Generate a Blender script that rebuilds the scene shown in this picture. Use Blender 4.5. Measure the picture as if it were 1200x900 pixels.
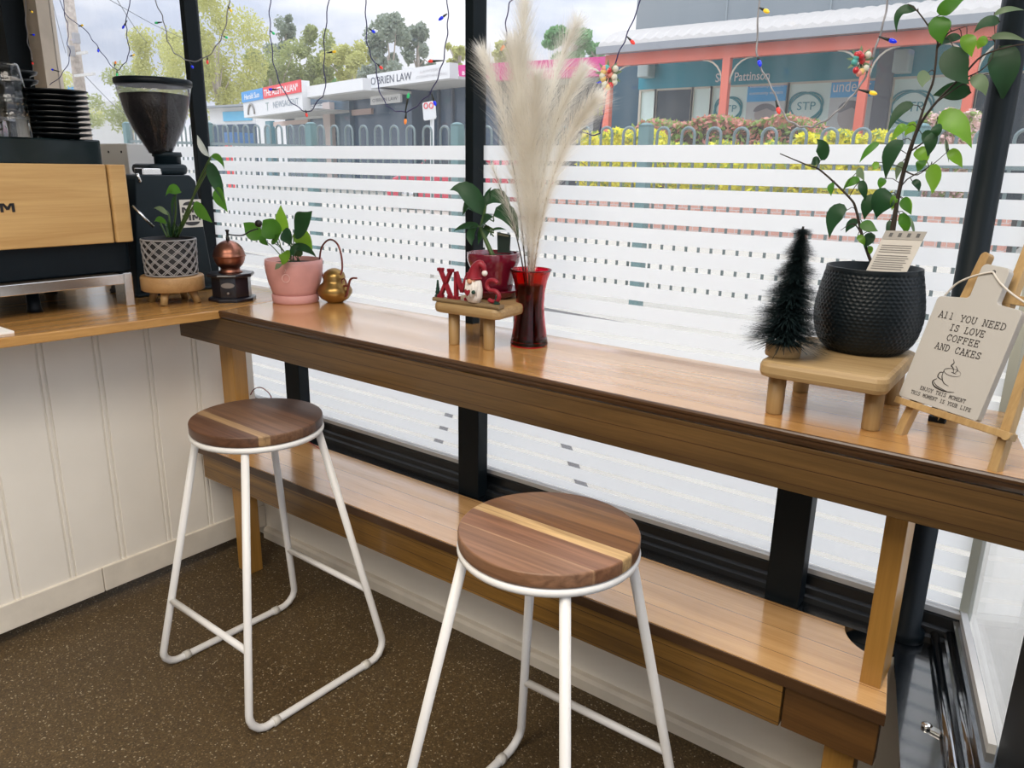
import bpy, bmesh, math, random
from mathutils import Vector, Matrix
random.seed(7)
for o in list(bpy.data.objects): bpy.data.objects.remove(o)
SC = bpy.context.scene; COL = SC.collection
V = Vector; PI = math.pi
# ------------------------------------------------------------------ camera
F_PX = 901.0; CAM = V((2.2963, -1.5319, 1.3485)); YAW, PITCH, ROLL = -0.64389, 0.27543, 0.01688
FW = V((math.sin(YAW)*math.cos(PITCH), math.cos(YAW)*math.cos(PITCH), -math.sin(PITCH)))
_r = V((math.cos(YAW), -math.sin(YAW), 0)); _u = _r.cross(FW)
RT = math.cos(ROLL)*_r + math.sin(ROLL)*_u; UPV = -math.sin(ROLL)*_r + math.cos(ROLL)*_u
cd = bpy.data.cameras.new('camera'); cam = bpy.data.objects.new('camera', cd); COL.objects.link(cam)
cd.sensor_width = 36; cd.lens = F_PX/1200*36; cd.clip_start = .02; cd.clip_end = 500
cam.matrix_world = Matrix(((RT.x, UPV.x, -FW.x, CAM.x), (RT.y, UPV.y, -FW.y, CAM.y), (RT.z, UPV.z, -FW.z, CAM.z), (0, 0, 0, 1)))
SC.camera = cam
# ------------------------------------------------------------------ sky (overcast: zenith about three times the horizon) and exposure
W = bpy.data.worlds.new('world'); SC.world = W; W.use_nodes = True
nt = W.node_tree; nt.nodes.clear(); N = nt.nodes.new; L = nt.links.new
out = N('ShaderNodeOutputWorld'); bg = N('ShaderNodeBackground'); L(bg.outputs[0], out.inputs[0])
tc = N('ShaderNodeTexCoord'); mp = N('ShaderNodeMapping'); mp.inputs['Scale'].default_value = (3, 3, 9); L(tc.outputs['Generated'], mp.inputs[0])
no = N('ShaderNodeTexNoise'); no.inputs['Scale'].default_value = 1.6; no.inputs['Detail'].default_value = 5; L(mp.outputs[0], no.inputs[0])
cr = N('ShaderNodeValToRGB'); cr.color_ramp.elements[0].position = .40; cr.color_ramp.elements[1].position = .62
cr.color_ramp.elements[0].color = (.58, .64, .78, 1); cr.color_ramp.elements[1].color = (.95, .96, 1, 1); L(no.outputs[0], cr.inputs[0])
sx = N('ShaderNodeSeparateXYZ'); L(tc.outputs['Generated'], sx.inputs[0])
mr = N('ShaderNodeMapRange'); mr.inputs[1].default_value = 0.12; mr.inputs[2].default_value = 1; mr.inputs[3].default_value = .80; mr.inputs[4].default_value = 3.0; L(sx.outputs[2], mr.inputs[0])
L(cr.outputs[0], bg.inputs[0]); L(mr.outputs[0], bg.inputs[1])
SC.view_settings.view_transform = 'Standard'; SC.view_settings.look = 'None'; SC.view_settings.gamma = 1; SC.view_settings.use_curve_mapping = False
SC.view_settings.exposure = 0.48
def area(name, loc, rot, sx_, sy_, power, col):
    l = bpy.data.lights.new(name, 'AREA'); l.shape = 'RECTANGLE'; l.size = sx_; l.size_y = sy_; l.energy = power; l.color = col
    o = bpy.data.objects.new(name, l); COL.objects.link(o); o.location = loc; o.rotation_euler = rot; return o
FILL1 = area('fill_light', (1.95, -1.30, 2.60), (0, 0, 0), 1.1, 1.1, 27, (1, .91, .79))  # added fill light out of view, brightens the room
FILL2 = area('fill_light', (1.3, -2.4, 2.60), (0, 0, 0), .9, .9, 26, (1, .91, .79))  # second added fill light, also out of view
# ------------------------------------------------------------------ pixel <-> place
def ray(x, y): return FW + RT*((x-600)/F_PX) - UPV*((y-450)/F_PX)
def at(x, y, axis, val):
    d = ray(x, y); return CAM + d*((val-CAM[axis])/d[axis])
def mpp(P): return (V(P)-CAM).dot(FW)/F_PX
def proj(P):
    d = V(P)-CAM; z = d.dot(FW); return 600+F_PX*d.dot(RT)/z, 450-F_PX*d.dot(UPV)/z
def zrow(x, y, row):
    d = V((x, y, 0))-CAM; k = (450-row)/F_PX
    return (d.dot(UPV)-k*d.dot(FW))/(k*FW.z-UPV.z)
# ------------------------------------------------------------------ materials
def newmat(name):
    m = bpy.data.materials.new(name); m.use_nodes = True; t = m.node_tree; return m, t, t.nodes['Principled BSDF'], t.nodes.new, t.links.new
def P(name, col, rough=.5, metal=0, bump=0, bscale=200, var=0, vscale=8, coat=0, spec=.5, trans=0, ior=1.45, emit=0, cior=1.5):
    m, t, b, N, L = newmat(name); c = tuple(col)+(1,)
    b.inputs['Base Color'].default_value = c; b.inputs['Roughness'].default_value = rough; b.inputs['Metallic'].default_value = metal
    b.inputs['Coat Weight'].default_value = coat; b.inputs['Coat IOR'].default_value = cior; b.inputs['Coat Roughness'].default_value = .08; b.inputs['Specular IOR Level'].default_value = spec
    b.inputs['Transmission Weight'].default_value = trans; b.inputs['IOR'].default_value = ior
    if emit: b.inputs['Emission Color'].default_value = c; b.inputs['Emission Strength'].default_value = emit
    if var or bump:
        tc = N('ShaderNodeTexCoord')
    if var:
        n = N('ShaderNodeTexNoise'); n.inputs['Scale'].default_value = vscale; n.inputs['Detail'].default_value = 5; L(tc.outputs['Object'], n.inputs[0])
        r = N('ShaderNodeValToRGB'); r.color_ramp.elements[0].position = .3; r.color_ramp.elements[1].position = .7
        r.color_ramp.elements[0].color = tuple(max(0, x*(1-var)) for x in col)+(1,); r.color_ramp.elements[1].color = tuple(min(1, x*(1+var)) for x in col)+(1,)
        L(n.outputs[0], r.inputs[0]); L(r.outputs[0], b.inputs['Base Color'])
    if bump:
        n = N('ShaderNodeTexNoise'); n.inputs['Scale'].default_value = bscale; n.inputs['Detail'].default_value = 3; L(tc.outputs['Object'], n.inputs[0])
        u = N('ShaderNodeBump'); u.inputs['Strength'].default_value = bump; u.inputs['Distance'].default_value = .002; L(n.outputs[0], u.inputs['Height']); L(u.outputs[0], b.inputs['Normal'])
    return m
def wood(name, dark, light, axis=0, rough=.35, coat=0, scale=1., planks=None, line=(.05, .02, .008), lw=.0012, spec=.5, bumpv=.08, tone=.25):
    """grain runs along object axis; planks=(axis, width, offset) draws board joints and gives each board a tone"""
    m, t, b, N, L = newmat(name)
    tc = N('ShaderNodeTexCoord'); src = tc.outputs['Object']
    mp = N('ShaderNodeMapping'); sc = [26*scale]*3; sc[axis] = 1.6*scale; mp.inputs['Scale'].default_value = sc; L(src, mp.inputs[0])
    n1 = N('ShaderNodeTexNoise'); n1.inputs['Scale'].default_value = 1; n1.inputs['Detail'].default_value = 6; n1.inputs['Roughness'].default_value = .62; n1.inputs['Distortion'].default_value = .5; L(mp.outputs[0], n1.inputs[0])
    mp2 = N('ShaderNodeMapping'); sc2 = [260*scale]*3; sc2[axis] = 7*scale; mp2.inputs['Scale'].default_value = sc2; L(src, mp2.inputs[0])
    n2 = N('ShaderNodeTexNoise'); n2.inputs['Scale'].default_value = 1; n2.inputs['Detail'].default_value = 3; L(mp2.outputs[0], n2.inputs[0])
    ad = N('ShaderNodeMath'); ad.operation = 'MULTIPLY_ADD'; ad.inputs[1].default_value = .35; L(n2.outputs[0], ad.inputs[0]); L(n1.outputs[0], ad.inputs[2])
    fac = ad.outputs[0]
    if planks:
        sp = N('ShaderNodeSeparateXYZ'); L(src, sp.inputs[0])
        o = N('ShaderNodeMath'); o.operation = 'ADD'; o.inputs[1].default_value = planks[2]+50*planks[1]; L(sp.outputs[planks[0]], o.inputs[0])
        dv = N('ShaderNodeMath'); dv.operation = 'DIVIDE'; dv.inputs[1].default_value = planks[1]; L(o.outputs[0], dv.inputs[0])
        fl = N('ShaderNodeMath'); fl.operation = 'FLOOR'; L(dv.outputs[0], fl.inputs[0])
        wn = N('ShaderNodeTexWhiteNoise'); wn.noise_dimensions = '1D'; L(fl.outputs[0], wn.inputs['W'])
        ma = N('ShaderNodeMath'); ma.operation = 'MULTIPLY_ADD'; ma.inputs[1].default_value = tone; L(wn.outputs['Value'], ma.inputs[0]); L(fac, ma.inputs[2])
        sb = N('ShaderNodeMath'); sb.operation = 'SUBTRACT'; sb.inputs[1].default_value = tone/2; L(ma.outputs[0], sb.inputs[0]); fac = sb.outputs[0]
    r = N('ShaderNodeValToRGB'); r.color_ramp.elements[0].position = .42; r.color_ramp.elements[1].position = .88
    r.color_ramp.elements[0].color = tuple(dark)+(1,); r.color_ramp.elements[1].color = tuple(light)+(1,); L(fac, r.inputs[0])
    colr = r.outputs[0]
    if planks:
        fr = N('ShaderNodeMath'); fr.operation = 'FRACT'; L(dv.outputs[0], fr.inputs[0])
        lt = N('ShaderNodeMath'); lt.operation = 'LESS_THAN'; lt.inputs[1].default_value = lw/planks[1]; L(fr.outputs[0], lt.inputs[0])
        mx = N('ShaderNodeMix'); mx.data_type = 'RGBA'; L(lt.outputs[0], mx.inputs[0]); L(colr, mx.inputs[6]); mx.inputs[7].default_value = tuple(line)+(1,); colr = mx.outputs[2]
    L(colr, b.inputs['Base Color']); b.inputs['Roughness'].default_value = rough; b.inputs['Coat Weight'].default_value = coat; b.inputs['Coat Roughness'].default_value = .14; b.inputs['Coat IOR'].default_value = 1.5+.5*(coat >= 1); b.inputs['Specular IOR Level'].default_value = spec
    u = N('ShaderNodeBump'); u.inputs['Strength'].default_value = bumpv; u.inputs['Distance'].default_value = .002; L(n2.outputs[0], u.inputs['Height']); L(u.outputs[0], b.inputs['Normal'])
    return m
def seatwood(name, stops):
    """laminated seat: stops = [(local y / radius from -1 front to 1 back, colour)]"""
    m, t, b, N, L = newmat(name)
    tc = N('ShaderNodeTexCoord'); sp = N('ShaderNodeSeparateXYZ'); L(tc.outputs['Object'], sp.inputs[0])
    mr = N('ShaderNodeMapRange'); mr.inputs[1].default_value = -.17; mr.inputs[2].default_value = .17; L(sp.outputs[1], mr.inputs[0])
    r = N('ShaderNodeValToRGB'); r.color_ramp.interpolation = 'CONSTANT'
    for i, (p, c) in enumerate(stops):
        e = r.color_ramp.elements[i] if i < 2 else r.color_ramp.elements.new(.5)
        e.position = (p+1)/2; e.color = tuple(c)+(1,)
    for i, (p, c) in enumerate(stops): r.color_ramp.elements[i].position = (p+1)/2; r.color_ramp.elements[i].color = tuple(c)+(1,)
    L(mr.outputs[0], r.inputs[0])
    mp = N('ShaderNodeMapping'); mp.inputs['Scale'].default_value = (4, 90, 90); L(tc.outputs['Object'], mp.inputs[0])
    n = N('ShaderNodeTexNoise'); n.inputs['Scale'].default_value = 1; n.inputs['Detail'].default_value = 6; n.inputs['Distortion'].default_value = .6; L(mp.outputs[0], n.inputs[0])
    r2 = N('ShaderNodeValToRGB'); r2.color_ramp.elements[0].position = .3; r2.color_ramp.elements[1].position = .7; r2.color_ramp.elements[0].color = (.55, .5, .45, 1); r2.color_ramp.elements[1].color = (1.15, 1.12, 1.1, 1); L(n.outputs[0], r2.inputs[0])
    mx = N('ShaderNodeMix'); mx.data_type = 'RGBA'; mx.blend_type = 'MULTIPLY'; mx.inputs[0].default_value = 1; L(r.outputs[0], mx.inputs[6]); L(r2.outputs[0], mx.inputs[7])
    L(mx.outputs[2], b.inputs['Base Color']); b.inputs['Roughness'].default_value = .42
    return m
def leafmat(name, col, back=None, tr=.35, rough=.4):
    m, t, b, N, L = newmat(name); o = t.nodes['Material Output']
    tc = N('ShaderNodeTexCoord'); n = N('ShaderNodeTexNoise'); n.inputs['Scale'].default_value = 14; L(tc.outputs['Object'], n.inputs[0])
    r = N('ShaderNodeValToRGB'); r.color_ramp.elements[0].position = .35; r.color_ramp.elements[1].position = .65
    r.color_ramp.elements[0].color = tuple(x*.75 for x in col)+(1,); r.color_ramp.elements[1].color = tuple(min(1, x*1.25) for x in col)+(1,); L(n.outputs[0], r.inputs[0]); L(r.outputs[0], b.inputs['Base Color'])
    b.inputs['Roughness'].default_value = rough
    ts = N('ShaderNodeBsdfTranslucent'); ts.inputs[0].default_value = tuple(back or [min(1, x*2.2) for x in col])+(1,)
    mx = N('ShaderNodeMixShader'); mx.inputs[0].default_value = tr; L(b.outputs[0], mx.inputs[1]); L(ts.outputs[0], mx.inputs[2]); L(mx.outputs[0], o.inputs[0])
    return m
def glassmat(name, haze=.06, tint=(1, 1, 1), refl=.05):
    """thin pane: mostly see-through, mirror reflection by angle, a pale veil painted in as haze"""
    m, t, b, N, L = newmat(name); o = t.nodes['Material Output']; t.nodes.remove(b)
    tr = N('ShaderNodeBsdfTransparent'); tr.inputs[0].default_value = tuple(tint)+(1,)
    gl = N('ShaderNodeBsdfGlossy'); gl.inputs['Roughness'].default_value = .0
    lw = N('ShaderNodeLayerWeight'); pw = N('ShaderNodeMath'); pw.operation = 'POWER'; pw.inputs[1].default_value = 5; L(lw.outputs['Facing'], pw.inputs[0])
    fr = N('ShaderNodeMath'); fr.operation = 'MULTIPLY_ADD'; fr.inputs[1].default_value = .6; fr.inputs[2].default_value = .03; L(pw.outputs[0], fr.inputs[0])
    m1 = N('ShaderNodeMixShader'); L(fr.outputs[0], m1.inputs[0]); L(tr.outputs[0], m1.inputs[1]); L(gl.outputs[0], m1.inputs[2])
    ts = N('ShaderNodeBsdfTranslucent'); ts.inputs[0].default_value = (.95, .97, 1, 1)  # translucent veil mixed in as haze, washes out what lies behind
    tc = N('ShaderNodeTexCoord'); mp = N('ShaderNodeMapping'); mp.inputs['Scale'].default_value = (26, 26, 1.2); L(tc.outputs['Object'], mp.inputs[0])
    n = N('ShaderNodeTexNoise'); n.inputs['Scale'].default_value = 1; n.inputs['Detail'].default_value = 6; L(mp.outputs[0], n.inputs[0])
    mr = N('ShaderNodeMapRange'); mr.inputs[1].default_value = .3; mr.inputs[2].default_value = .75; mr.inputs[3].default_value = haze*.7; mr.inputs[4].default_value = haze*1.5; L(n.outputs[0], mr.inputs[0])
    m2 = N('ShaderNodeMixShader'); L(mr.outputs[0], m2.inputs[0]); L(m1.outputs[0], m2.inputs[1]); L(ts.outputs[0], m2.inputs[2]); L(m2.outputs[0], o.inputs[0])
    return m
def filmmat():
    m, t, b, N, L = newmat('frosted_film'); o = t.nodes['Material Output']
    b.inputs['Base Color'].default_value = (.80, .82, .84, 1); b.inputs['Roughness'].default_value = .35
    ts = N('ShaderNodeBsdfTranslucent'); ts.inputs[0].default_value = (.97, .97, .96, 1)
    mx = N('ShaderNodeMixShader'); mx.inputs[0].default_value = .80; L(b.outputs[0], mx.inputs[1]); L(ts.outputs[0], mx.inputs[2]); L(mx.outputs[0], o.inputs[0])
    return m
def floormat():
    m, t, b, N, L = newmat('speckled_vinyl')
    tc = N('ShaderNodeTexCoord')
    v = N('ShaderNodeTexVoronoi'); v.inputs['Scale'].default_value = 300; L(tc.outputs['Object'], v.inputs[0])
    s = N('ShaderNodeSeparateColor'); L(v.outputs['Color'], s.inputs[0])
    r = N('ShaderNodeValToRGB'); e = r.color_ramp.elements; e[0].position = 0; e[0].color = (.044, .027, .010, 1); e[1].position = .9; e[1].color = (.112, .071, .027, 1)
    x = e.new(.975); x.color = (.22, .16, .085, 1); x = e.new(.992); x.color = (.42, .36, .25, 1); L(s.outputs[0], r.inputs[0])
    n = N('ShaderNodeTexNoise'); n.inputs['Scale'].default_value = 2.5; n.inputs['Detail'].default_value = 4; L(tc.outputs['Object'], n.inputs[0])
    mr = N('ShaderNodeMapRange'); mr.inputs[3].default_value = .8; mr.inputs[4].default_value = 1.2; L(n.outputs[0], mr.inputs[0])
    mx = N('ShaderNodeMix'); mx.data_type = 'RGBA'; mx.blend_type = 'MULTIPLY'; mx.inputs[0].default_value = 1; L(r.outputs[0], mx.inputs[6]); L(mr.outputs[0], mx.inputs[7])
    L(mx.outputs[2], b.inputs['Base Color']); b.inputs['Roughness'].default_value = .55
    return m
# ------------------------------------------------------------------ mesh collector
class MB:
    def __init__(s): s.v = []; s.f = []; s.sm = []
    def add(s, vs, fs, smooth=False):
        o = len(s.v); s.v += [V(v) for v in vs]; s.f += [tuple(i+o for i in f) for f in fs]; s.sm += [smooth]*len(fs); return s
    def box(s, x0, x1, y0, y1, z0, z1, M=None):
        vs = [V((x, y, z)) for z in (z0, z1) for x, y in ((x0, y0), (x1, y0), (x1, y1), (x0, y1))]
        if M: vs = [M @ v for v in vs]
        return s.add(vs, [(3, 2, 1, 0), (4, 5, 6, 7), (0, 1, 5, 4), (1, 2, 6, 5), (2, 3, 7, 6), (3, 0, 4, 7)])
    def rbox(s, x0, x1, y0, y1, z0, z1, r, n=4, M=None, e=None):
        """box with rounded plan corners and softened top/bottom edges"""
        e = r*.4 if e is None else e; pts = []
        for cx, cy, a in ((x1-r, y1-r, 0), (x0+r, y1-r, 90), (x0+r, y0+r, 180), (x1-r, y0+r, 270)):
            for i in range(n+1):
                t = math.radians(a+90*i/n); pts.append((cx, cy, math.cos(t), math.sin(t)))
        rings = [(z0, r-e), (z0+e*.3, r-e*.3), (z0+e, r), (z1-e, r), (z1-e*.3, r-e*.3), (z1, r-e)]; vs = []; k = len(pts)
        for z, rr in rings: vs += [V((cx+c*rr, cy+sn*rr, z)) for cx, cy, c, sn in pts]
        if M: vs = [M @ v for v in vs]
        fs = [tuple(range(k-1, -1, -1)), tuple(range((len(rings)-1)*k, len(rings)*k))]
        for a in range(len(rings)-1): fs += [(a*k+i, a*k+(i+1) % k, (a+1)*k+(i+1) % k, (a+1)*k+i) for i in range(k)]
        return s.add(vs, fs)
    def prism(s, poly, z0, z1, M=None):
        k = len(poly); vs = [V((p[0], p[1], z)) for z in (z0, z1) for p in poly]
        if M: vs = [M @ v for v in vs]
        return s.add(vs, [tuple(range(k-1, -1, -1)), tuple(range(k, 2*k))]+[(i, (i+1) % k, k+(i+1) % k, k+i) for i in range(k)])
    def frame(s, o, u, v, poly, t):
        """prism of a polygon drawn in the plane o + a*u + b*v, thickness t along u x v"""
        u = V(u); v = V(v); n = u.cross(v).normalized(); M = Matrix(((u.x, v.x, n.x, o[0]), (u.y, v.y, n.y, o[1]), (u.z, v.z, n.z, o[2]), (0, 0, 0, 1)))
        return s.prism(poly, 0, t, M)
    def quad(s, a, b, c, d): return s.add([a, b, c, d], [(0, 1, 2, 3)])
    def tube(s, pts, r, n=8, cap=True, closed=False):
        pts = [V(p) for p in pts]; k = len(pts); rs = r if isinstance(r, (list, tuple)) else [r]*k; vs = []; ref = None
        for i, p in enumerate(pts):
            a = pts[(i-1) % k] if (i or closed) else p; b = pts[(i+1) % k] if (i < k-1 or closed) else p
            d = (b-a).normalized()
            if ref is None: ref = d.orthogonal().normalized()
            ref = (ref-d*ref.dot(d)); ref = ref.normalized() if ref.length > 1e-6 else d.orthogonal().normalized()
            w = d.cross(ref)
            for j in range(n):
                t = 2*PI*j/n; vs.append(p+(ref*math.cos(t)+w*math.sin(t))*rs[i])
        fs = []
        for i in range(k if closed else k-1):
            i2 = (i+1) % k
            fs += [(i*n+j, i*n+(j+1) % n, i2*n+(j+1) % n, i2*n+j) for j in range(n)]
        s.add(vs, fs, True)
        if cap and not closed:
            o = len(s.v)-len(vs); s.f += [tuple(o+j for j in range(n-1, -1, -1)), tuple(o+(k-1)*n+j for j in range(n))]; s.sm += [False, False]
        return s
    def lathe(s, c, prof, n=32, M=None, disp=None, a0=0):
        """prof = [(radius, z)], closed to the axis where radius is 0"""
        c = V(c); vs = []; idx = []
        for r, z in prof:
            if r <= 1e-7: idx.append([len(vs)]); vs.append(V((0, 0, z)))
            else:
                row = []
                for j in range(n):
                    t = a0+2*PI*j/n; rr = r+(disp(t, z) if disp else 0); row.append(len(vs)); vs.append(V((rr*math.cos(t), rr*math.sin(t), z)))
                idx.append(row)
        vs = [c+(M @ v if M else v) for v in vs]; fs = []
        for a, b in zip(idx, idx[1:]):
            for j in range(n):
                j2 = (j+1) % n
                if len(a) == 1 and len(b) == 1: continue
                if len(a) == 1: fs.append((a[0], b[j2], b[j]))
                elif len(b) == 1: fs.append((a[j], a[j2], b[0]))
                else: fs.append((a[j], a[j2], b[j2], b[j]))
        return s.add(vs, fs, True)
    def ball(s, c, r, n=12, sc=(1, 1, 1)):
        return s.lathe(c, [(math.sin(PI*i/n)*r, -math.cos(PI*i/n)*r) if 0 < i < n else (0, -r if i == 0 else r) for i in range(n+1)], n=max(8, n), M=Matrix.Diagonal(V(sc)))
    def leaf(s, base, tip, w, nrm, sag=.12, fold=.25, n=7, shape=.75, tipsharp=1.0):
        base = V(base); tip = V(tip); d = tip-base; ln = d.length; d.normalize(); nrm = V(nrm); nrm = (nrm-d*nrm.dot(d)).normalized(); sd = d.cross(nrm); vs = []; fs = []
        for i in range(n+1):
            t = i/n; hw = w/2*(math.sin(PI*t**shape)**.8 if 0 < t < 1 else 0)*(1 if t < .7 else 1-(t-.7)/.3*.25*tipsharp); c = base+d*ln*t+nrm*(math.sin(PI*t)*sag*ln)
            vs += [c+sd*hw+nrm*hw*fold, c, c-sd*hw+nrm*hw*fold]
        for i in range(n):
            a = i*3; fs += [(a, a+1, a+4, a+3), (a+1, a+2, a+5, a+4)]
        return s.add(vs, fs, True)
    def build(s, name, mat, parent=None, local=False, bevel=0, seg=2):
        org = V((0, 0, 0)); p = parent
        while p is not None and not local: org += p.location; p = p.parent
        me = bpy.data.meshes.new(name); me.from_pydata([tuple(v-org) for v in s.v], [], s.f)
        me.polygons.foreach_set('use_smooth', s.sm)
        bm = bmesh.new(); bm.from_mesh(me); bmesh.ops.recalc_face_normals(bm, faces=bm.faces)
        if bevel:
            es = [e for e in bm.edges if len(e.link_faces) == 2 and e.calc_face_angle(0) > .5]
            bmesh.ops.bevel(bm, geom=es, offset=bevel, segments=seg, profile=.6, affect='EDGES', clamp_overlap=True)
        bm.to_mesh(me); bm.free()
        o = bpy.data.objects.new(name, me); COL.objects.link(o); o.parent = parent
        if mat: me.materials.append(mat)
        return o
def tag(o, label=None, cat=None, group=None, kind=None):
    if label: o['label'] = label
    if cat: o['category'] = cat
    if group: o['group'] = group
    if kind: o['kind'] = kind
    return o
def thing(name, loc, label, cat, group=None, rz=0, kind=None):
    o = bpy.data.objects.new(name, None); COL.objects.link(o); o.location = loc; o.rotation_euler = (0, 0, rz); o.empty_display_size = .05
    return tag(o, label, cat, group, kind)
def struct(o): o['kind'] = 'structure'; return o
def solo(o, label, cat, group=None, kind=None):
    """a thing that is one mesh: move its origin to its base"""
    me = o.data; xs = [v.co for v in me.vertices]; c = V(((min(v.x for v in xs)+max(v.x for v in xs))/2, (min(v.y for v in xs)+max(v.y for v in xs))/2, min(v.z for v in xs)))
    me.transform(Matrix.Translation(-c)); o.location = c; return tag(o, label, cat, group, kind)
def copy_tree(o, parent=None):
    c = o.copy(); COL.objects.link(c); c.parent = parent
    for ch in list(o.children): copy_tree(ch, c)
    return c
def spline(pts, n=6):
    pts = [V(p) for p in pts]; o = []
    for i in range(len(pts)-1):
        a, b, c, d = pts[max(i-1, 0)], pts[i], pts[i+1], pts[min(i+2, len(pts)-1)]
        for k in range(n):
            t = k/n; o.append(.5*((2*b)+(c-a)*t+(2*a-5*b+4*c-d)*t*t+(3*b-a-3*c+d)*t**3))
    return o+[pts[-1]]
def text(name, s, mat, parent, o, u, v, w, h=None, depth=.002, center=False, bold=0):
    """lettering in the plane o + a*u + b*v, fitted to width w (and height h)"""
    cu = bpy.data.curves.new(name, 'FONT'); cu.body = s; cu.size = 1; cu.extrude = .0; cu.offset = bold; cu.resolution_u = 3
    t = bpy.data.objects.new(name, cu); COL.objects.link(t); dg = bpy.context.evaluated_depsgraph_get(); me = bpy.data.meshes.new_from_object(t.evaluated_get(dg))
    bpy.data.objects.remove(t); xs = [p.co.x for p in me.vertices]; ys = [p.co.y for p in me.vertices]
    x0, x1, y0, y1 = min(xs), max(xs), min(ys), max(ys); kx = w/(x1-x0); ky = (h/(y1-y0)) if h else kx
    u = V(u).normalized(); v = V(v).normalized(); n = u.cross(v).normalized(); mb = MB()
    q = [V(o)+u*((p.co.x-x0)*kx-(w/2 if center else 0))+v*((p.co.y-y0)*ky)+n*depth for p in me.vertices]
    mb.add(q, [tuple(f.vertices) for f in me.polygons]); bpy.data.meshes.remove(me); return mb.build(name, mat, parent)
# ------------------------------------------------------------------ shared materials
BLK = P('black_paint', (.003, .005, .007), .20, bump=.32, bscale=70, coat=1, spec=1.0, cior=2.5)
BLKF = P('black_frame', (.003, .007, .010), .5, spec=.22)
WHT = P('white_wall_paint', (.90, .855, .77), .5, var=.02)
CREAM = P('cream_skirting', (.78, .72, .62), .55, var=.08, vscale=12)
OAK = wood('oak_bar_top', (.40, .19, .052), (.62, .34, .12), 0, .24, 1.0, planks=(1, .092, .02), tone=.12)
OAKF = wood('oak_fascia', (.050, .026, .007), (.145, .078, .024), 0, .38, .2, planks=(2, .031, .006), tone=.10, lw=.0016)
OAK_SHADE = wood('oak_edge_shade', (.035, .014, .005), (.085, .038, .012), 0, .4, .2)  # darkened oak: shade on the front nosings put into the colour
OAKL = wood('oak_leg', (.30, .145, .024), (.46, .235, .05), 2, .38, .2)
BENT = wood('bench_top_oak', (.46, .235, .075), (.70, .42, .18), 0, .25, 1.0, planks=(1, .084, .064), tone=.12)
BENF = wood('bench_fascia_oak', (.11, .052, .009), (.30, .155, .032), 0, .36, .3, planks=(2, .034, .01), tone=.16, lw=.0016)
BENG = wood('bench_fascia_dark_oak', (.06, .024, .006), (.15, .068, .016), 0, .36, .3)
WORK = wood('counter_oak', (.34, .16, .045), (.56, .31, .10), 1, .25, .5, planks=(0, .13, .12), tone=.08)
GLASS = glassmat('window_glass', .036); GLASS2 = glassmat('side_window_glass', .07)
FILM = filmmat()
ALU = P('pale_bead', (.55, .55, .54), .35)
TIMB = P('pale_timber', (.55, .47, .38), .6, var=.12)
CEIL = P('ceiling_paint', (.82, .81, .78), .7); WALLP = P('cafe_wall_paint', (.68, .64, .58), .7)
CHROME = P('chrome', (.75, .74, .72), .16, 1)
WHITEM = P('white_powder_coat', (.80, .79, .77), .32)
GY = .12; ZT = 2.45
# ------------------------------------------------------------------ room shell
struct(MB().box(-2.2, 3.2, -5, .02, -.06, 0).build('floor', floormat()))
struct(MB().box(-2.2, 3.2, -5, .14, 2.72, 2.8).build('ceiling', CEIL))
struct(MB().box(-2.2, -2.1, -5, .14, 0, 2.72).build('wall_left', WALLP))
struct(MB().box(-2.2, 3.2, -5.1, -5, 0, 2.72).build('wall_rear', WALLP))
struct(MB().box(-2.1, 2.11, .02, .14, 0, .404).build('wall_back', WHT))
struct(MB().box(-2.1, 2.23, .02, .14, ZT+.06, 2.72).build('trim_1', BLKF))
struct(MB().frame((0.0, 0, 0), (0, 1, 0), (0, 0, 1), [(.02, 0), (.0, 0), (-.0, .03), (.006, .04), (.02, .042)], 2.12).build('baseboard_back', CREAM))
dR = V((.233, -1, 0)).normalized(); C0 = V((2.216, GY, 0)); nI = V((-dR.y, dR.x, 0))*-1   # along the side window; nI points into the room
if nI.x > 0: nI = -nI
def rp(a, off, z=0): return C0+dR*a+nI*off+V((0, 0, z))
LJ = .60; LG = .415
# side wall under the side window, sill, entrance jamb and the wall beyond it
struct(MB().prism([rp(0, 0), rp(LJ+.02, 0), rp(LJ+.02, .126), rp(.02, .126)], 0, .428).build('wall_right', BLK))
sl = MB(); sl.prism([rp(-.02, -.02), rp(LJ+.02, -.02), rp(LJ+.02, .13), rp(.10, .13), (2.105, .02, 0), (2.105, .13, 0)], .428, .436)
sl.prism([rp(.02, .0), rp(LJ, .0), rp(LJ, .062), rp(.03, .062)], .436, .446)
sl.tube([rp(.03, .056, .45), rp(LJ, .056, .45)], .009, 10); sl.tube([rp(.03, .030, .456), rp(LJ, .030, .456)], .010, 10)
sl.prism([rp(.0, .0), rp(LJ, .0), rp(LJ, .042), rp(.015, .042)], .446, .462)
sl.prism([rp(.0, .0), rp(LJ, .0), rp(LJ, .028), rp(.015, .028)], .462, .486)
struct(sl.build('trim_2', BLK))
w4 = struct(thing('window_4', C0, None, None))
MB().frame(rp(0, -.003), dR, (0, 0, 1), [(0.012, .49), (LG, .49), (LG, ZT), (.012, ZT)], .006).build('glass_pane', GLASS2, w4)
MB().frame(rp(0, .004), dR, (0, 0, 1), [(0.0, .486), (LG, .486), (LG, .503), (.0, .503)], .012).build('glazing_bead', ALU, w4)
struct(MB().prism([rp(LG, -.06), rp(LJ+.11, -.06), rp(LJ+.11, .002), rp(LG, .002)], 0, 2.72).build('trim_3', BLKF))
dr = struct(thing('door_1', rp(LJ+.11, 0), None, None))
df = MB()
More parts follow.
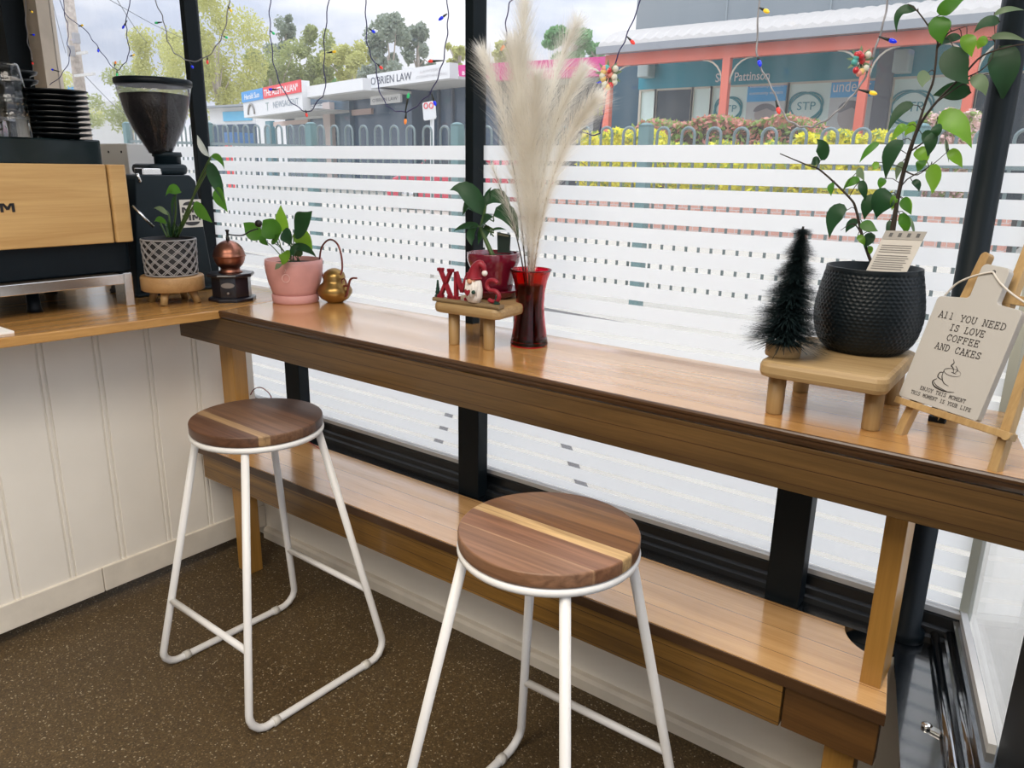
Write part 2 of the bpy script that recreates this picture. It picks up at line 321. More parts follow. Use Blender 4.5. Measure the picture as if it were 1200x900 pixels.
for a0, a1, z0, z1 in ((.71, .79, 0, 2.3), (1.42, 1.50, 0, 2.3), (.79, 1.42, 0, .22), (.79, 1.42, 2.2, 2.3)): df.prism([rp(a0, -.02), rp(a1, -.02), rp(a1, .025), rp(a0, .025)], z0, z1)
df.build('door_frame', BLKF, dr)
MB().frame(rp(.79, -.003), dR, (0, 0, 1), [(0, .22), (.63, .22), (.63, 2.2), (0, 2.2)], .006).build('glass_pane', GLASS2, dr)
MB().tube([rp(.84, .04, .9), rp(.84, .04, 1.3)], .012).build('door_handle', CHROME, dr)
w5 = struct(thing('window_5', rp(1.5, 0), None, None))
MB().frame(rp(1.5, -.003), dR, (0, 0, 1), [(0, .3), (3.1, .3), (3.1, 2.4), (0, 2.4)], .006).build('glass_pane', GLASS2, w5)  # unseen side glazing, lengthened to let in more daylight
struct(MB().prism([rp(1.5, -.04), rp(5.4, -.04), rp(5.4, .04), rp(1.5, .04)], 0, .3).prism([rp(4.6, -.04), rp(5.4, -.04), rp(5.4, .04), rp(4.6, .04)], .3, 2.72).prism([rp(.7, -.04), rp(4.6, -.04), rp(4.6, .04), rp(.7, .04)], 2.4, 2.72).build('wall_right.001', WALLP))
struct(MB().prism([rp(-.02, -.02), rp(LJ+.1, -.02), rp(LJ+.1, .03), rp(.02, .03)], ZT, 2.72).build('trim_4', BLKF))
# ------------------------------------------------------------------ shop window: panes, film in stripes, black frame
def gaps():
    z = 1.358; o = []
    while z > .51: o.append(z); z -= .0459
    return o
XM = [-1.43, -.345, .9375, 2.214]
MUL = .0135
for i in range(3):
    x0, x1 = XM[i]+(MUL if i else 0), XM[i+1]-(MUL if i < 2 else 0)
    w = struct(thing('window_%d' % (i+1), ((x0+x1)/2, GY, .49), None, None))
    MB().box(x0, x1, GY, GY+.006, .49, ZT).build('glass_pane', GLASS, w)
    fm = MB(); top = 1.401
    for z in gaps()+[None]:
        lo = z+.0057 if z else .503
        fm.quad((x0, GY-.002, lo), (x1, GY-.002, lo), (x1, GY-.002, top), (x0, GY-.002, top)); top = (z-.0057) if z else 0
    fm.build('privacy_film', FILM, w)
    MB().box(x0, x1, GY-.022, GY, .488, .5).build('glazing_bead', ALU, w)
struct(MB().box(-2.1, 2.12, .0201, .064, .404, .4362).build('trim_18', BLK))
BLKM = P('black_gloss_moulding', (.003, .005, .007), .32, bump=.25, bscale=70, spec=.5)
fr = MB(); fr.frame((-2.1, 0, 0), (0, 1, 0), (0, 0, 1), [(.062, .428), (.062, .436), (.066, .447), (.076, .450), (.079, .462), (.088, .466), (.091, .486), (.112, .490), (.14, .49), (.14, .404), (.062, .404)], 2.1+2.2)
struct(fr.build('trim_5', BLKM))
struct(MB().box(-2.1, 2.23, .075, .14, ZT, ZT+.06).build('trim_6', BLKF))
for k, x in enumerate(XM[1:3]): struct(MB().box(x-MUL, x+MUL, .074, .128, .486, ZT).build('trim_%d' % (7+k), BLKF, None, bevel=.002))
struct(MB().box(-2.1, XM[0]-.115, -.02, .14, .428, 2.6).build('trim_9', BLKF))
struct(MB().box(XM[0]-.115, XM[0], .07, .14, .486, ZT).build('trim_10', TIMB))
struct(MB().lathe((2.12, .06, 0), [(0, .43), (.033, .43), (.033, .455), (.024, .46), (.024, ZT+.05), (0, ZT+.05)], 20).build('trim_11', BLKF))
xa = at(334, 430, 1, .032).x
for k, x in enumerate((xa, .935, 1.838)): struct(MB().box(x, x+.074, .030, .072, .43, .902).build('trim_%d' % (12+k), BLKF, None, bevel=.002))
struct(MB().prism([(2.2, .108), (2.222, .108), (2.222, .14), (2.2, .14)], .486, ZT).build('trim_15', P('corner_silicone', (.42, .43, .36), .4)))
# ------------------------------------------------------------------ service counter with panelled front
ct = thing('service_counter', (-.2, -.9, 0), 'oak topped service counter with a white panelled front, under the coffee machine', 'counter')
MB().prism([(-.62, -2.5), (.165, -2.5), (.205, -.85), (.262, -.268), (.235, .06), (.235, .10), (-.62, .10)], .902, .927).build('worktop', WORK, ct, bevel=.003)
pn = MB(); pn.box(-.06, -.018, -2.4, .018, .12, .902)
g = -.043
while g > -2.4:
    pn.box(-.018, -.012, g-.154+.010, g-.010, .12, .902); pn.box(-.018, -.0125, g-.005, g+.005, .12, .902); g -= .154
pn.box(-.018, -.012, -.043+.010, .018, .12, .902)
pn.build('front_panel', WHT, ct, bevel=.0015, seg=1)
bb = MB(); yj = at(122, 680, 0, -.004).y
bb.box(-.03, -.004, -2.4, yj-.001, .042, .124); bb.box(-.03, -.004, yj+.001, .018, .042, .124)
bb.build('skirting_board', CREAM, ct, bevel=.002, seg=1)
MB().frame((0, -2.4, 0), (-1, 0, 0), (0, 0, 1), [(.02, 0), (0, 0), (0, .028), (.006, .038), (.02, .040)], -2.418).build('floor_bead', CREAM, ct)
# ------------------------------------------------------------------ window bar
ZB = .927
wb = thing('window_bar', (1.2, -.1, 0), 'long oak bar counter with a deep fascia running along the shop window', 'bar counter')
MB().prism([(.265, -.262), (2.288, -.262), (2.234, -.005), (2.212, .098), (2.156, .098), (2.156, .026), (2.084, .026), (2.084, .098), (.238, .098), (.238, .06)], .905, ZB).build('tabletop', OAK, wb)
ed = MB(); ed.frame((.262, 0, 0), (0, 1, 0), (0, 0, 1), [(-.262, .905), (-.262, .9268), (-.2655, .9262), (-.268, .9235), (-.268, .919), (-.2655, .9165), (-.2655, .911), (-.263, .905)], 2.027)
ed.build('shaded_edge_moulding', OAK_SHADE, wb)  # moulding in the oak darkened for shade
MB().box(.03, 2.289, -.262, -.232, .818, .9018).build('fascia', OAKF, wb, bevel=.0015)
MB().box(.124, .193, -.190, -.142, .4388, .905).build('leg', OAKL, wb, bevel=.002)
MB().box(2.083, 2.119, -.159, -.073, .4388, .905).build('leg', OAKL, wb, bevel=.002)
# ------------------------------------------------------------------ low bench under the bar
be = thing('window_bench', (1.1, -.1, 0), 'low oak bench running under the window bar behind the two stools', 'bench')
arc = [(2.10+.088*math.cos(math.radians(a)), .03+.088*math.sin(math.radians(a))) for a in range(262, 188, -9)]
MB().prism([(.02, -.236), (2.143, -.222), (2.113, -.065)]+arc+[(2.012, .015), (.02, .015)], .414, .4388).build('seat_board', BENT, be, bevel=.0015)
MB().prism([(.02, -.2400), (2.1435, -.2260), (2.1435, -.2222), (.02, -.2362)], .4142, .4374).build('shaded_edge_moulding', OAK_SHADE, be, bevel=.001)  # thin dark strip over the board's front edge, painting its shade
xj = at(918, 810, 1, -.222).x
MB().box(.024, xj-.001, -.224, -.196, .323, .4138).build('fascia', BENF, be, bevel=.0015)
MB().box(xj+.001, 2.135, -.216, -.190, .319, .4138).build('fascia', BENG, be, bevel=.0015)['label'] = 'darker brown fascia board'
MB().box(.124, .193, -.190, -.142, 0, .414).build('leg', OAKL, be, bevel=.002)
MB().box(2.045, 2.10, -.186, -.136, 0, .414).build('leg', OAKL, be, bevel=.002)
# ------------------------------------------------------------------ bar stools
RUB = P('clear_foot_clip', (.62, .60, .55), .3)
def arcpts(a, b, c, r, n=5):
    """round the corner b of the path a-b-c"""
    a, b, c = V(a), V(b), V(c); u = (a-b).normalized(); w = (c-b).normalized(); h = u.angle(w)/2; d = r/math.tan(h)
    p, q = b+u*d, b+w*d; ctr = b+(u+w).normalized()*(r/math.sin(h)); o = []
    for i in range(n+1):
        t = i/n; m = p.lerp(q, t); o.append(ctr+(m-ctr).normalized()*r)
    return o
def stool(loc, rz, label, sm):
    t = thing('bar_stool', loc, label, 'stool', 'bar stools', rz)
    R = .163; z1 = .727; z0 = .700
    MB().lathe((0, 0, 0), [(0, z0), (R-.003, z0), (R-.0005, z0+.002), (R, z0+.005), (R, z1-.0035), (R-.001, z1-.001), (R-.003, z1), (0, z1)], 72).build('seat', sm, t, True)
    rg = MB(); k = 64; rr = .157
    rg.tube([(rr*math.cos(2*PI*i/k), rr*math.sin(2*PI*i/k), z0-.0082) for i in range(k)], .0082, 10, closed=True).build('seat_ring', WHITEM, t, True)
    tp = .106; fx, fy = .210, .221; zf = .0105
    for sx in (-1, 1):
        A, B, C, D = (sx*tp, -tp, z0-.012), (sx*fx, -fy, zf), (sx*fx, fy, zf), (sx*tp, tp, z0-.012)
        lp = MB().tube([V(A)]+arcpts(A, B, C, .045)+arcpts(B, C, D, .045)+[V(D)], .0098, 12).build('leg_frame', WHITEM, t, True)
        for y in (-fy+.075, fy-.075):
            MB().lathe((sx*fx, y, zf), [(0, -.009), (.0122, -.009), (.0122, .009), (0, .009)], 12, Matrix.Rotation(PI/2, 4, 'X')).build('foot_clip', RUB, lp, True)
    zr = .215; q = (zr-zf)/(z0-.012-zf); x = fx+(tp-fx)*q; y = fy+(tp-fy)*q
    for s in (-1, 1): MB().tube([(-x, s*y, zr), (x, s*y, zr)], .0088, 10).build('footrest', WHITEM, t, True)
    return t
br = lambda *c: c
S1 = seatwood('stool_seat_dark', [(-1, br(.12, .055, .028)), (-.62, br(.13, .065, .035)), (-.52, br(.36, .23, .11)), (-.38, br(.17, .088, .045)), (.12, br(.13, .064, .034)), (.40, br(.065, .030, .017)), (.8, br(.08, .04, .022))])
S2 = seatwood('stool_seat_light', [(-1, br(.25, .13, .07)), (-.48, br(.34, .20, .11)), (-.46, br(.24, .115, .06)), (-.12, br(.55, .37, .17)), (.05, br(.17, .075, .024)), (.30, br(.23, .11, .038)), (.72, br(.19, .085, .032))])
stool((.6625, -.435, 0), math.radians(-1.5), 'farther white framed stool with dark brown round seat, near the panelled counter', S1)
stool((1.600, -.487, 0), math.radians(0), 'nearer white framed stool with striped light brown round seat, in front of the bench', S2)
struct(MB().box(1.97, 2.10, -.072, .019, .37, .408).build('trim_17', BLKF))
# ------------------------------------------------------------------ small things near the sill
P0 = at(1090, 855, 2, .437)
kc = thing('sash_catch', P0, 'small silver window catch lying on the black sill', 'window catch')
MB().lathe((-.006, .004, .003), [(0, -.003), (.008, -.003), (.009, .001), (.004, .004), (0, .004)], 12).build('knob', CHROME, kc, True)
MB().prism([(0, -.006), (.016, -.010), (.020, -.002), (.012, .006), (.002, .008)], 0, .004).build('latch_plate', CHROME, kc, True, bevel=.001)
cd_ = spline([at(292, 466, 1, -.0), at(297, 457, 1, -.0), at(304, 454, 1, -.0), at(311, 457, 1, -.0), at(318, 466, 1, -.0), at(322, 490, 1, -.0), V((.36, .0, .437))])
solo(MB().tube(cd_, .0018, 6).build('cord', P('red_cord', (.30, .05, .05), .5)), 'thin red cord looping down behind the farther stool', 'cord')
# ------------------------------------------------------------------ helpers for things that stand on the tops
def rowz(p, y): return zrow(p.x, p.y, y)
def leafc(mb, base, mid, tip, w, nrm=(0, -1, .3), fold=.3, n=8, shape=.75):
    """leaf blade whose midrib runs base - mid - tip"""
    b, m, t = V(base), V(mid), V(tip); c = 2*m-(b+t)/2; vs = []; fs = []
    for i in range(n+1):
        k = i/n; p = b*(1-k)**2+c*2*k*(1-k)+t*k*k; d = ((c-b)*(1-k)+(t-c)*k).normalized(); nn = V(nrm); nn = nn-d*nn.dot(d); nn.normalize(); sd = d.cross(nn)
        hw = w/2*(math.sin(PI*k**shape)**.85 if 0 < k < 1 else 0)*(1 if k < .65 else 1-(k-.65)/.35*.35)
        vs += [p+sd*hw+nn*hw*fold, p, p-sd*hw+nn*hw*fold]
    for i in range(n):
        a = i*3; fs += [(a, a+1, a+4, a+3), (a+1, a+2, a+5, a+4)]
    return mb.add(vs, fs, True)
def leafp(par, mat, base, mid, tip, w, nrm=(0, -1, .3), fold=.3, n=8, shape=.75, name='leaf'):
    mb = MB(); leafc(mb, base, mid, tip, w, nrm, fold, n, shape); return mb.build(name, mat, par)
def rj(a): return random.uniform(-a, a)
SOIL = P('potting_soil', (.018, .012, .008), .9, bump=.8, bscale=120)
def soil(c, r, z, par):
    return MB().lathe((c[0], c[1], z), [(0, .004), (r*.5, .005), (r*.9, .001), (r, -.003), (0, -.004)], 24).build('soil', SOIL, par)
PLAINW = wood('pale_stool_wood', (.27, .165, .065), (.48, .335, .165), 0, .5, 0, tone=.1)
PLAINL = wood('pale_leg_wood', (.26, .15, .055), (.42, .275, .115), 2, .5)
ROUNDW = wood('round_stool_wood', (.30, .16, .06), (.46, .28, .12), 0, .5)
GREEN = leafmat('leaf_green', (.035, .13, .018), (.16, .42, .03), .32, .5)
GREEND = leafmat('leaf_dark_green', (.012, .055, .020), (.02, .10, .02), .2, .55)
GREENB = leafmat('leaf_bright_green', (.09, .24, .02), (.36, .62, .05), .42, .4)
SPEAR = leafmat('pale_leaf_spear', (.55, .60, .58), (.6, .65, .6), .3, .5)
GREENG = leafmat('leaf_grey_green', (.14, .21, .12), (.3, .4, .2), .3, .5)
STEM = P('plant_stem', (.05, .10, .025), .5); BARK = P('ficus_bark', (.035, .024, .016), .7)
def block_m(name, o, w, h, mat, par, t=.24):
    """heavy slab-sided capital M in the plane u = Y, v = Z"""
    pts = [(0, 0), (t*.85, 0), (t*.85, .55), (.5-.07, .18), (.5+.07, .18), (1-t*.85, .55), (1-t*.85, 0), (1, 0), (1, 1), (1-t, 1), (.5, .48), (t, 1), (0, 1)]
    quads = [[(0, 0), (t*.85, 0), (t*.85, 1), (0, 1)], [(1-t*.85, 0), (1, 0), (1, 1), (1-t*.85, 1)], [(t*.5, 1), (t*1.25, 1), (.58, .42), (.42, .22)], [(1-t*1.25, 1), (1-t*.5, 1), (.58, .22), (.42, .42)]]
    mb = MB()
    for k, q in enumerate(quads): mb.frame(o, (0, 1, 0), (0, 0, 1), [(a*w, b*h) for a, b in q], .0012+.0001*k)
    return mb.build(name, mat, par)
# ------------------------------------------------------------------ coffee machine
MW = wood('machine_panel_oak', (.44, .25, .085), (.62, .40, .165), 1, .45, .05, scale=.8)
MBK = P('machine_black', (.004, .008, .012), .4, spec=.25); DGL = P('black_glass_top', (.008, .016, .018), .12, spec=.4)
ye = at(158, 283, 0, 0).y; yg_ = at(132, 250, 0, 0).y
zp0, zp1 = zrow(0, ye, 283), zrow(0, ye, 193); zt0, zt1 = zrow(0, ye, 332), zrow(0, ye, 320)
em = thing('espresso_machine', (-.25, -.75, ZB), 'oak panelled coffee machine with dark lettering and black top standing on the counter', 'coffee machine')
MB().rbox(-.50, -.022, -1.18, ye-.006, zt1+.006, zp1-.004, .012).build('body', MBK, em)
MB().rbox(-.020, 0, -1.16, yg_-.003, zp0, zp1, .006, 3, e=.003).build('front_panel', MW, em)
MB().rbox(-.040, 0, yg_+.003, ye, zp0, zp1, .010, 4, e=.003).build('end_panel', MW, em)
ypx = at(0, 260, 0, 0).y
y_m = at(18, 250, 0, 0).y; w_m = y_m-at(1, 250, 0, 0).y; z_m = zrow(0, ypx, 249); h_m = zrow(0, ypx, 238.5)-z_m; LKB = P('lettering_black', (.01, .01, .012), .4)
for k_ in range(2): block_m('lettering', V((.0004, y_m-w_m-k_*w_m*1.25, z_m)), w_m, h_m, LKB, em)
MB().box(-.46, -.028, -1.14, ye-.02, zt0, zt1-.001).build('drip_tray', MBK, em)
MB().box(-.20, .001, -1.15, at(140, 325, 0, 0).y, zt1-.001, zt1+.004).build('tray_grille', P('tray_grille', (.09, .075, .06), .4, .6, bump=.5, bscale=300), em)
ch = MB(); ch.box(-.030, .008, -1.16, at(146, 325, 0, 0).y, zt0+.004, zt1+.003); ch.build('tray_rim', CHROME, em, bevel=.002)
y0_, y1_ = at(145, 330, 0, .008).y, at(158, 350, 0, .008).y
MB().box(-.05, .010, y0_, y1_, ZB, zt1+.006).build('foot', CHROME, em, bevel=.003)
for yy, xx in ((-.62, -.10), (-1.05, -.10), (-.45, -.40), (-1.05, -.40)): MB().lathe((xx, yy, ZB), [(0, 0), (.022, 0), (.018, .012), (.016, zt0-ZB+.002), (0, zt0-ZB+.002)], 16).build('foot', MBK, em)
yr = ye-.01; xr = at(120, 176, 1, yr).x; zr0 = zp1-.004; zr1 = zrow(xr, yr, 164)
MB().rbox(-.49, xr, -1.16, yr, zr0, zr1, .012).build('cup_rail', DGL, em)
wr = at(147, 300, 0, -.02); sw = MB().tube([at(155, 241, 0, -.03), at(180, 266, 0, -.0)], .004, 8)
sw.build('steam_wand', CHROME, em)
# cups and glasses on top
PLT = P('black_stoneware', (.006, .008, .010), .3)
def stack(cpx, xpl, row0, row1, hw, n, lab, grp):
    c = at(cpx, row1, 0, xpl); c.z = zr1; r = hw*mpp(c); h = (zrow(c.x, c.y, row0)-zr1)/n
    first = None
    for i in range(n):
        l = lab % ('topmost' if i == n-1 else 'bottom' if i == 0 else 'number %s from the bottom' % ['', 'two', 'three', 'four', 'five', 'six', 'seven', 'eight', 'nine'][i])
        if first is None:
            o = MB().lathe((0, 0, 0), [(0, 0), (r*.55, 0), (r*.6, h*.35), (r*.93, h*.62), (r, h*.98), (r*.98, h*.99), (r*.9, h*.78), (r*.55, h*.55), (0, h*.5)], 36).build('saucer', PLT); first = o
        else: o = first.copy(); COL.objects.link(o)
        o.location = (c.x, c.y, zr1+i*h); tag(o, l, 'saucer', grp)
stack(72, -.16, 106, 163, 34, 9, 'black saucer in the large stack on the coffee machine, %s', 'stacked black saucers')
stack(32, -.30, 83, 163, 20, 8, 'small black saucer in the stack behind the glasses, %s', 'small black saucers')
GLS = P('tumbler_glass', (.97, .98, .98), .02, trans=1, ior=1.42)
gc = at(17, 160, 0, -.14); gr = 19*mpp(gc); gh = (zrow(gc.x, gc.y, 74)-zr1); g0 = None
for i in range(3):
    h = gh*.52; z = zr1+i*gh*.24
    if g0 is None:
        pr = [(gr*.98, 0), (gr*.93, h*.5), (gr*.76, h*.96), (gr*.70, h), (0, h), (0, h*.93), (gr*.68, h*.92), (gr*.86, h*.5), (gr*.90, 0)]
        g0 = o = MB().lathe((0, 0, 0), pr, 60, disp=lambda t, z: -.0016*abs(math.sin(6*t))*(z < h*.7)).build('glass_tumbler', GLS)
    else: o = g0.copy(); COL.objects.link(o)
    o.location = (gc.x, gc.y, z); tag(o, 'upturned glass tumbler in the stack at the left edge, '+('bottom one', 'middle one', 'top one')[i], 'glass', 'stacked tumblers')
# white box behind the machine
bx = at(118, 230, 1, -.12); bx2 = at(155, 230, 1, -.12)
wbx = thing('water_filter_box', ((bx.x+bx2.x)/2, -.10, ZB), 'white box with two small holes, behind the coffee machine', 'box')
zz = zrow(bx2.x, -.12, 168)
MB().box(bx.x-.06, bx2.x, -.12, -.02, ZB, zz).build('box_body', P('white_plastic', (.72, .72, .70), .4), wbx, bevel=.004)
for px_ in (127, 142): MB().lathe((at(px_, 178, 1, -.1215).x, -.1215, at(px_, 178, 1, -.1215).z), [(0, -.001), (.004, -.001), (.004, .001), (0, .001)], 10, Matrix.Rotation(PI/2, 4, 'X')).build('screw_hole', MBK, wbx)
# ------------------------------------------------------------------ coffee grinder
XG = -.12; GBK = P('grinder_black', (.007, .015, .021), .45, spec=.3); 
def gp(x, y, X=XG): q = at(x, y, 0, X); return (q.y, q.z)
gy = gp(186, 200, -.20)[0]
gn = thing('coffee_grinder', (-.2, gy, ZB), 'tall black coffee grinder with a clear hopper full of beans', 'coffee grinder')
a_, b_, c_, d_ = gp(158, 205), gp(229, 205), gp(252, 336), gp(160, 340)
zt = (a_[1]+b_[1])/2
MB().frame((-.29, 0, 0), (0, 1, 0), (0, 0, 1), [(d_[0], ZB+.006), (c_[0], ZB+.006), (c_[0]-.006, ZB+.06), (b_[0], zt-.02), (b_[0]-.02, zt), (a_[0]+.01, zt), (a_[0], zt-.01)], .17).build('body', GBK, gn, bevel=.006, seg=3)
MB().rbox(-.30, XG+.012, d_[0]-.004, c_[0]+.008, ZB, ZB+.012, .012).build('base_plate', GBK, gn)
xh = -.205; h1, h2 = gp(180, 195, xh), gp(228, 195, xh); zh = zrow(xh, gy, 192)
MB().rbox(xh-.07, xh+.075, gp(180, 200)[0], gp(226, 200)[0], zt, zh, .03, 6).build('head', GBK, gn)
mp_ = mpp((xh, gy, 1.5)); hy = gp(185, 150, xh)[0]
R_ = lambda px_: px_*mp_
def hz(r): return zrow(xh, hy, r)
MB().lathe((xh, hy+R_(8), 0), [(0, zt), (R_(15), zt), (R_(15), hz(184)), (R_(17), hz(183)), (R_(16), hz(178)), (0, hz(178))], 28).build('collar', GBK, gn)
pf = [(R_(13), hz(180)), (R_(17), hz(172)), (R_(28), hz(152)), (R_(35), hz(132)), (R_(39), hz(112)), (R_(41), hz(101))]
MB().lathe((xh, hy, 0), pf+[(r-.002, z) for r, z in pf[::-1]], 40).build('hopper', glassmat('hopper_plastic', .05, (.93, .93, .95)), gn)
BEAN = P('coffee_beans', (.007, .005, .005), .45, bump=1.0, bscale=140, var=.5, vscale=120)
MB().lathe((xh, hy, 0), [(0, hz(180))]+[(r-.004, z) for r, z in pf[:-1]]+[(R_(36), hz(111)), (R_(20), hz(109)), (0, hz(108))], 40, disp=lambda t, z: .0012*math.sin(t*23+z*900)).build('coffee_beans', BEAN, gn)
MB().lathe((xh, hy, 0), [(0, hz(97)), (R_(41.5), hz(101)), (R_(42.5), hz(99)), (R_(42.5), hz(94)), (R_(41), hz(93)), (0, hz(92))], 40).build('hopper_lid', MBK, gn)
q1, q2, q3 = at(213, 267, 0, XG+.001), at(238, 267, 0, XG+.001), at(215, 234, 0, XG+.001)
bd = MB(); bd.box(XG, XG+.002, q1.y, q2.y, q1.z, q3.z).build('badge', P('badge_cream', (.62, .60, .55), .5), gn)
wbd = q2.y-q1.y; hbd = q3.z-q1.z; LB = P('badge_ink', (.03, .03, .035), .5)
for zf_ in (.53, .25):
    for s_ in (-.42, .03): block_m('badge_lettering', V((XG+.002, (q1.y+q2.y)/2+wbd*s_, q1.z+hbd*zf_)), wbd*.38, hbd*.20, LB, gn, .26)
for s, k in ((1, .80), (-1, .20)):
    pts = [((q1.y+q2.y)/2+wbd*.36*math.cos(t*PI/10), q1.z+hbd*(k if s > 0 else k-.0)+s*wbd*.16*math.sin(t*PI/10)) for t in range(11)]
    MB().frame((XG+.0021, 0, 0), (0, 1, 0), (0, 0, 1), pts, .0005).build('badge_arc', LB, gn)
MB().rbox(XG-.06, XG-.01, gp(168, 198)[0], gp(192, 198)[0], zt-.001, zt+.02, .006).build('dose_timer', CHROME, gn)
MB().tube([(XG-.0, gp(165, 215)[0], zt-.02), (XG+.02, gp(160, 212)[0], zt-.018), (XG+.02, gp(157, 205)[0], zt+.004)], .005, 8).build('side_lever', CHROME, gn)
# ------------------------------------------------------------------ round wooden stool with the woven pot
c = V((.035, -.272, ZB)); zs1 = zrow(c.x, c.y, 322); zs0 = zrow(c.x, c.y-.05, 341); rs = 34.5*mpp(c)
ws = thing('plant_stool', c, 'small round wooden plant stool standing on the counter', 'plant stand')
MB().lathe((c.x, c.y, 0), [(0, zs0), (rs*.95, zs0), (rs, zs0+.003), (rs, zs1-.004), (rs*.97, zs1), (0, zs1)], 40).build('seat', ROUNDW, ws)
for a in (35, 125, 215, 305):
    t = math.radians(a); d = V((math.cos(t), math.sin(t), 0)); p0 = c+d*rs*.62; p1 = c+d*rs*.80
    MB().tube([V((p1.x, p1.y, ZB)), V((p0.x, p0.y, zs0+.001))], [.0105, .0125], 14).build('leg', PLAINL, ws)
pz = zs1; pr_ = 29.5*mpp(c); ph = zrow(c.x, c.y-pr_, 281)-pz
wp = thing('woven_pot_plant', (c.x, c.y, pz), 'dark pot with pale woven lattice holding a leggy green plant, on the round stool', 'potted plant')
MB().lathe((c.x, c.y, pz), [(0, 0), (pr_*.90, 0), (pr_*.93, .004), (pr_*.975, ph), (pr_*.90, ph), (pr_*.88, ph-.012), (0, ph-.014)], 40).build('pot', P('pot_black', (.012, .012, .014), .6), wp)
la = MB(); nb = 14
for k in range(nb):
    for s in (-1, 1):
        for off in (-.045, .045):
            pts = []
            for i in range(15):
                t = i/14; r = pr_*(.935+.045*t)+(.0022 if (i+k) % 2 else .001); an = 2*PI*k/nb+off+s*t*1.57; pts.append((c.x+r*math.cos(an), c.y+r*math.sin(an), pz+.005+t*(ph-.010)))
            la.tube(pts, .0015, 4)
for z in (.004, ph-.002): la.tube([(c.x+(pr_*(.935+.045*z/ph)+.001)*math.cos(2*PI*i/40), c.y+(pr_*(.935+.045*z/ph)+.001)*math.sin(2*PI*i/40), pz+z) for i in range(40)], .0022, 6, closed=True)
la.build('woven_lattice', P('lattice_grey', (.34, .33, .33), .6), wp)
soil(c, pr_*.88, pz+ph-.010, wp)
yq = c.y; A_ = lambda x, y, dy=0: at(x, y, 1, yq+dy)
for pts in ([(203, 278), (218, 255), (232, 215), (247, 184)], [(206, 278), (222, 240), (240, 205), (246, 190)], [(202, 278), (206, 250), (206, 228), (212, 225)], [(198, 278), (193, 262), (184, 258)], [(200, 278), (197, 250), (184, 245)], [(208, 278), (222, 250), (228, 240)], [(196, 278), (188, 262)]): MB().tube(spline([A_(*p) for p in pts], 5), .0028, 7).build('stem', STEM, wp)
for m_, b0, b1, b2, w_, nr_, fo_ in ((SPEAR, A_(246, 184), A_(238, 170), A_(231, 158), .022, (0, -1, .3), .9), (GREEN, A_(247, 183), A_(258, 186, -.01), A_(263, 199, -.02), .018, (0, -1, .3), .3), (GREEND, A_(244, 190), A_(254, 212, -.01), A_(264, 240, -.02), .036, (.7, -1, .2), .3), (GREEN, A_(253, 220, -.02), A_(259, 232, -.02), A_(267, 249, -.02), .042, (0, -1, .3), .3), (GREEN, A_(227, 238, -.02), A_(238, 249, -.03), A_(249, 261, -.03), .036, (0, -1, .3), .3), (GREEN, A_(212, 226, -.01), A_(202, 222, -.02), A_(194, 230, -.03), .03, (0, -1, .3), .3), (GREEND, A_(206, 228, -.01), A_(203, 240, -.02), A_(202, 256, -.02), .018, (0, -1, .3), .3), (GREENG, A_(197, 252, -.02), A_(189, 245, -.02), A_(180, 244, -.02), .016, (0, -1, .3), .3), (GREEN, A_(196, 262, -.03), A_(187, 257, -.03), A_(181, 260, -.03), .018, (0, -1, .3), .3)): leafp(wp, m_, b0, b1, b2, w_, nr_, fo_)
for k in range(8): leafp(wp, GREEND, A_(200+k, 278, rj(.03)), A_(197+k*2, 268, rj(.04)), A_(193+k*3.4, 262+rj(6), rj(.05)), .018)
# paper napkin on the counter
p = at(8, 390, 2, ZB); solo(MB().box(p.x-.20, p.x+.02, p.y-.22, p.y+.010, ZB, ZB+.006).build('paper_napkin', P('white_paper', (.85, .85, .84), .7), None, bevel=.001), 'white folded paper lying on the counter edge', 'napkin')
# ------------------------------------------------------------------ coffee mill
c = V((.125, -.128, ZB)); k = mpp(c); mz = lambda r: zrow(c.x, c.y, r)
mi = thing('coffee_mill', c, 'small hand coffee mill with copper ball top and dark wooden base', 'coffee mill')
DKW = P('dark_stained_wood', (.010, .010, .016), .3, coat=.4); COP = P('copper', (.30, .13, .09), .36, 1); IRON = P('iron_black', (.012, .010, .010), .4)
zt_ = mz(319)
MB().lathe(c, [(0, 0), (27*k, 0), (27*k, .009), (25*k, .012), (0, .012)], 8, a0=PI/8).build('base_plate', DKW, mi, bevel=.001)
MB().lathe(c, [(0, .012), (22*k, .012), (22*k, zt_-ZB-.010), (0, zt_-ZB-.010)], 8, a0=PI/8).build('drawer_box', DKW, mi, bevel=.001)
MB().lathe(c, [(0, zt_-ZB-.011), (26*k, zt_-ZB-.011), (27*k, zt_-ZB-.006), (26*k, zt_-ZB), (0, zt_-ZB)], 8, a0=PI/8).build('top_plate', DKW, mi, bevel=.001)
zb_ = zt_-ZB; rb = 17.5*k; cb = zb_+.008+rb*.93
pr = [(0, zb_-.001), (14*k, zb_), (11*k, zb_+.006)]+[(rb*math.sin(math.radians(a)), cb-rb*math.cos(math.radians(a))) for a in range(38, 90, 8)]+[(rb*1.05, cb-.001), (rb*1.05, cb+.001)]+[(rb*math.sin(math.radians(a)), cb-rb*math.cos(math.radians(a))) for a in range(94, 178, 8)]+[(0, cb+rb)]
MB().lathe(c, pr, 32).build('copper_hopper', COP, mi)
tz = ZB+cb+rb
cr_ = MB(); cr_.lathe((c.x, c.y, tz-.004), [(0, 0), (.006, 0), (.006, .012), (.004, .014), (.004, .030), (.006, .031), (.006, .036), (0, .037)], 12)
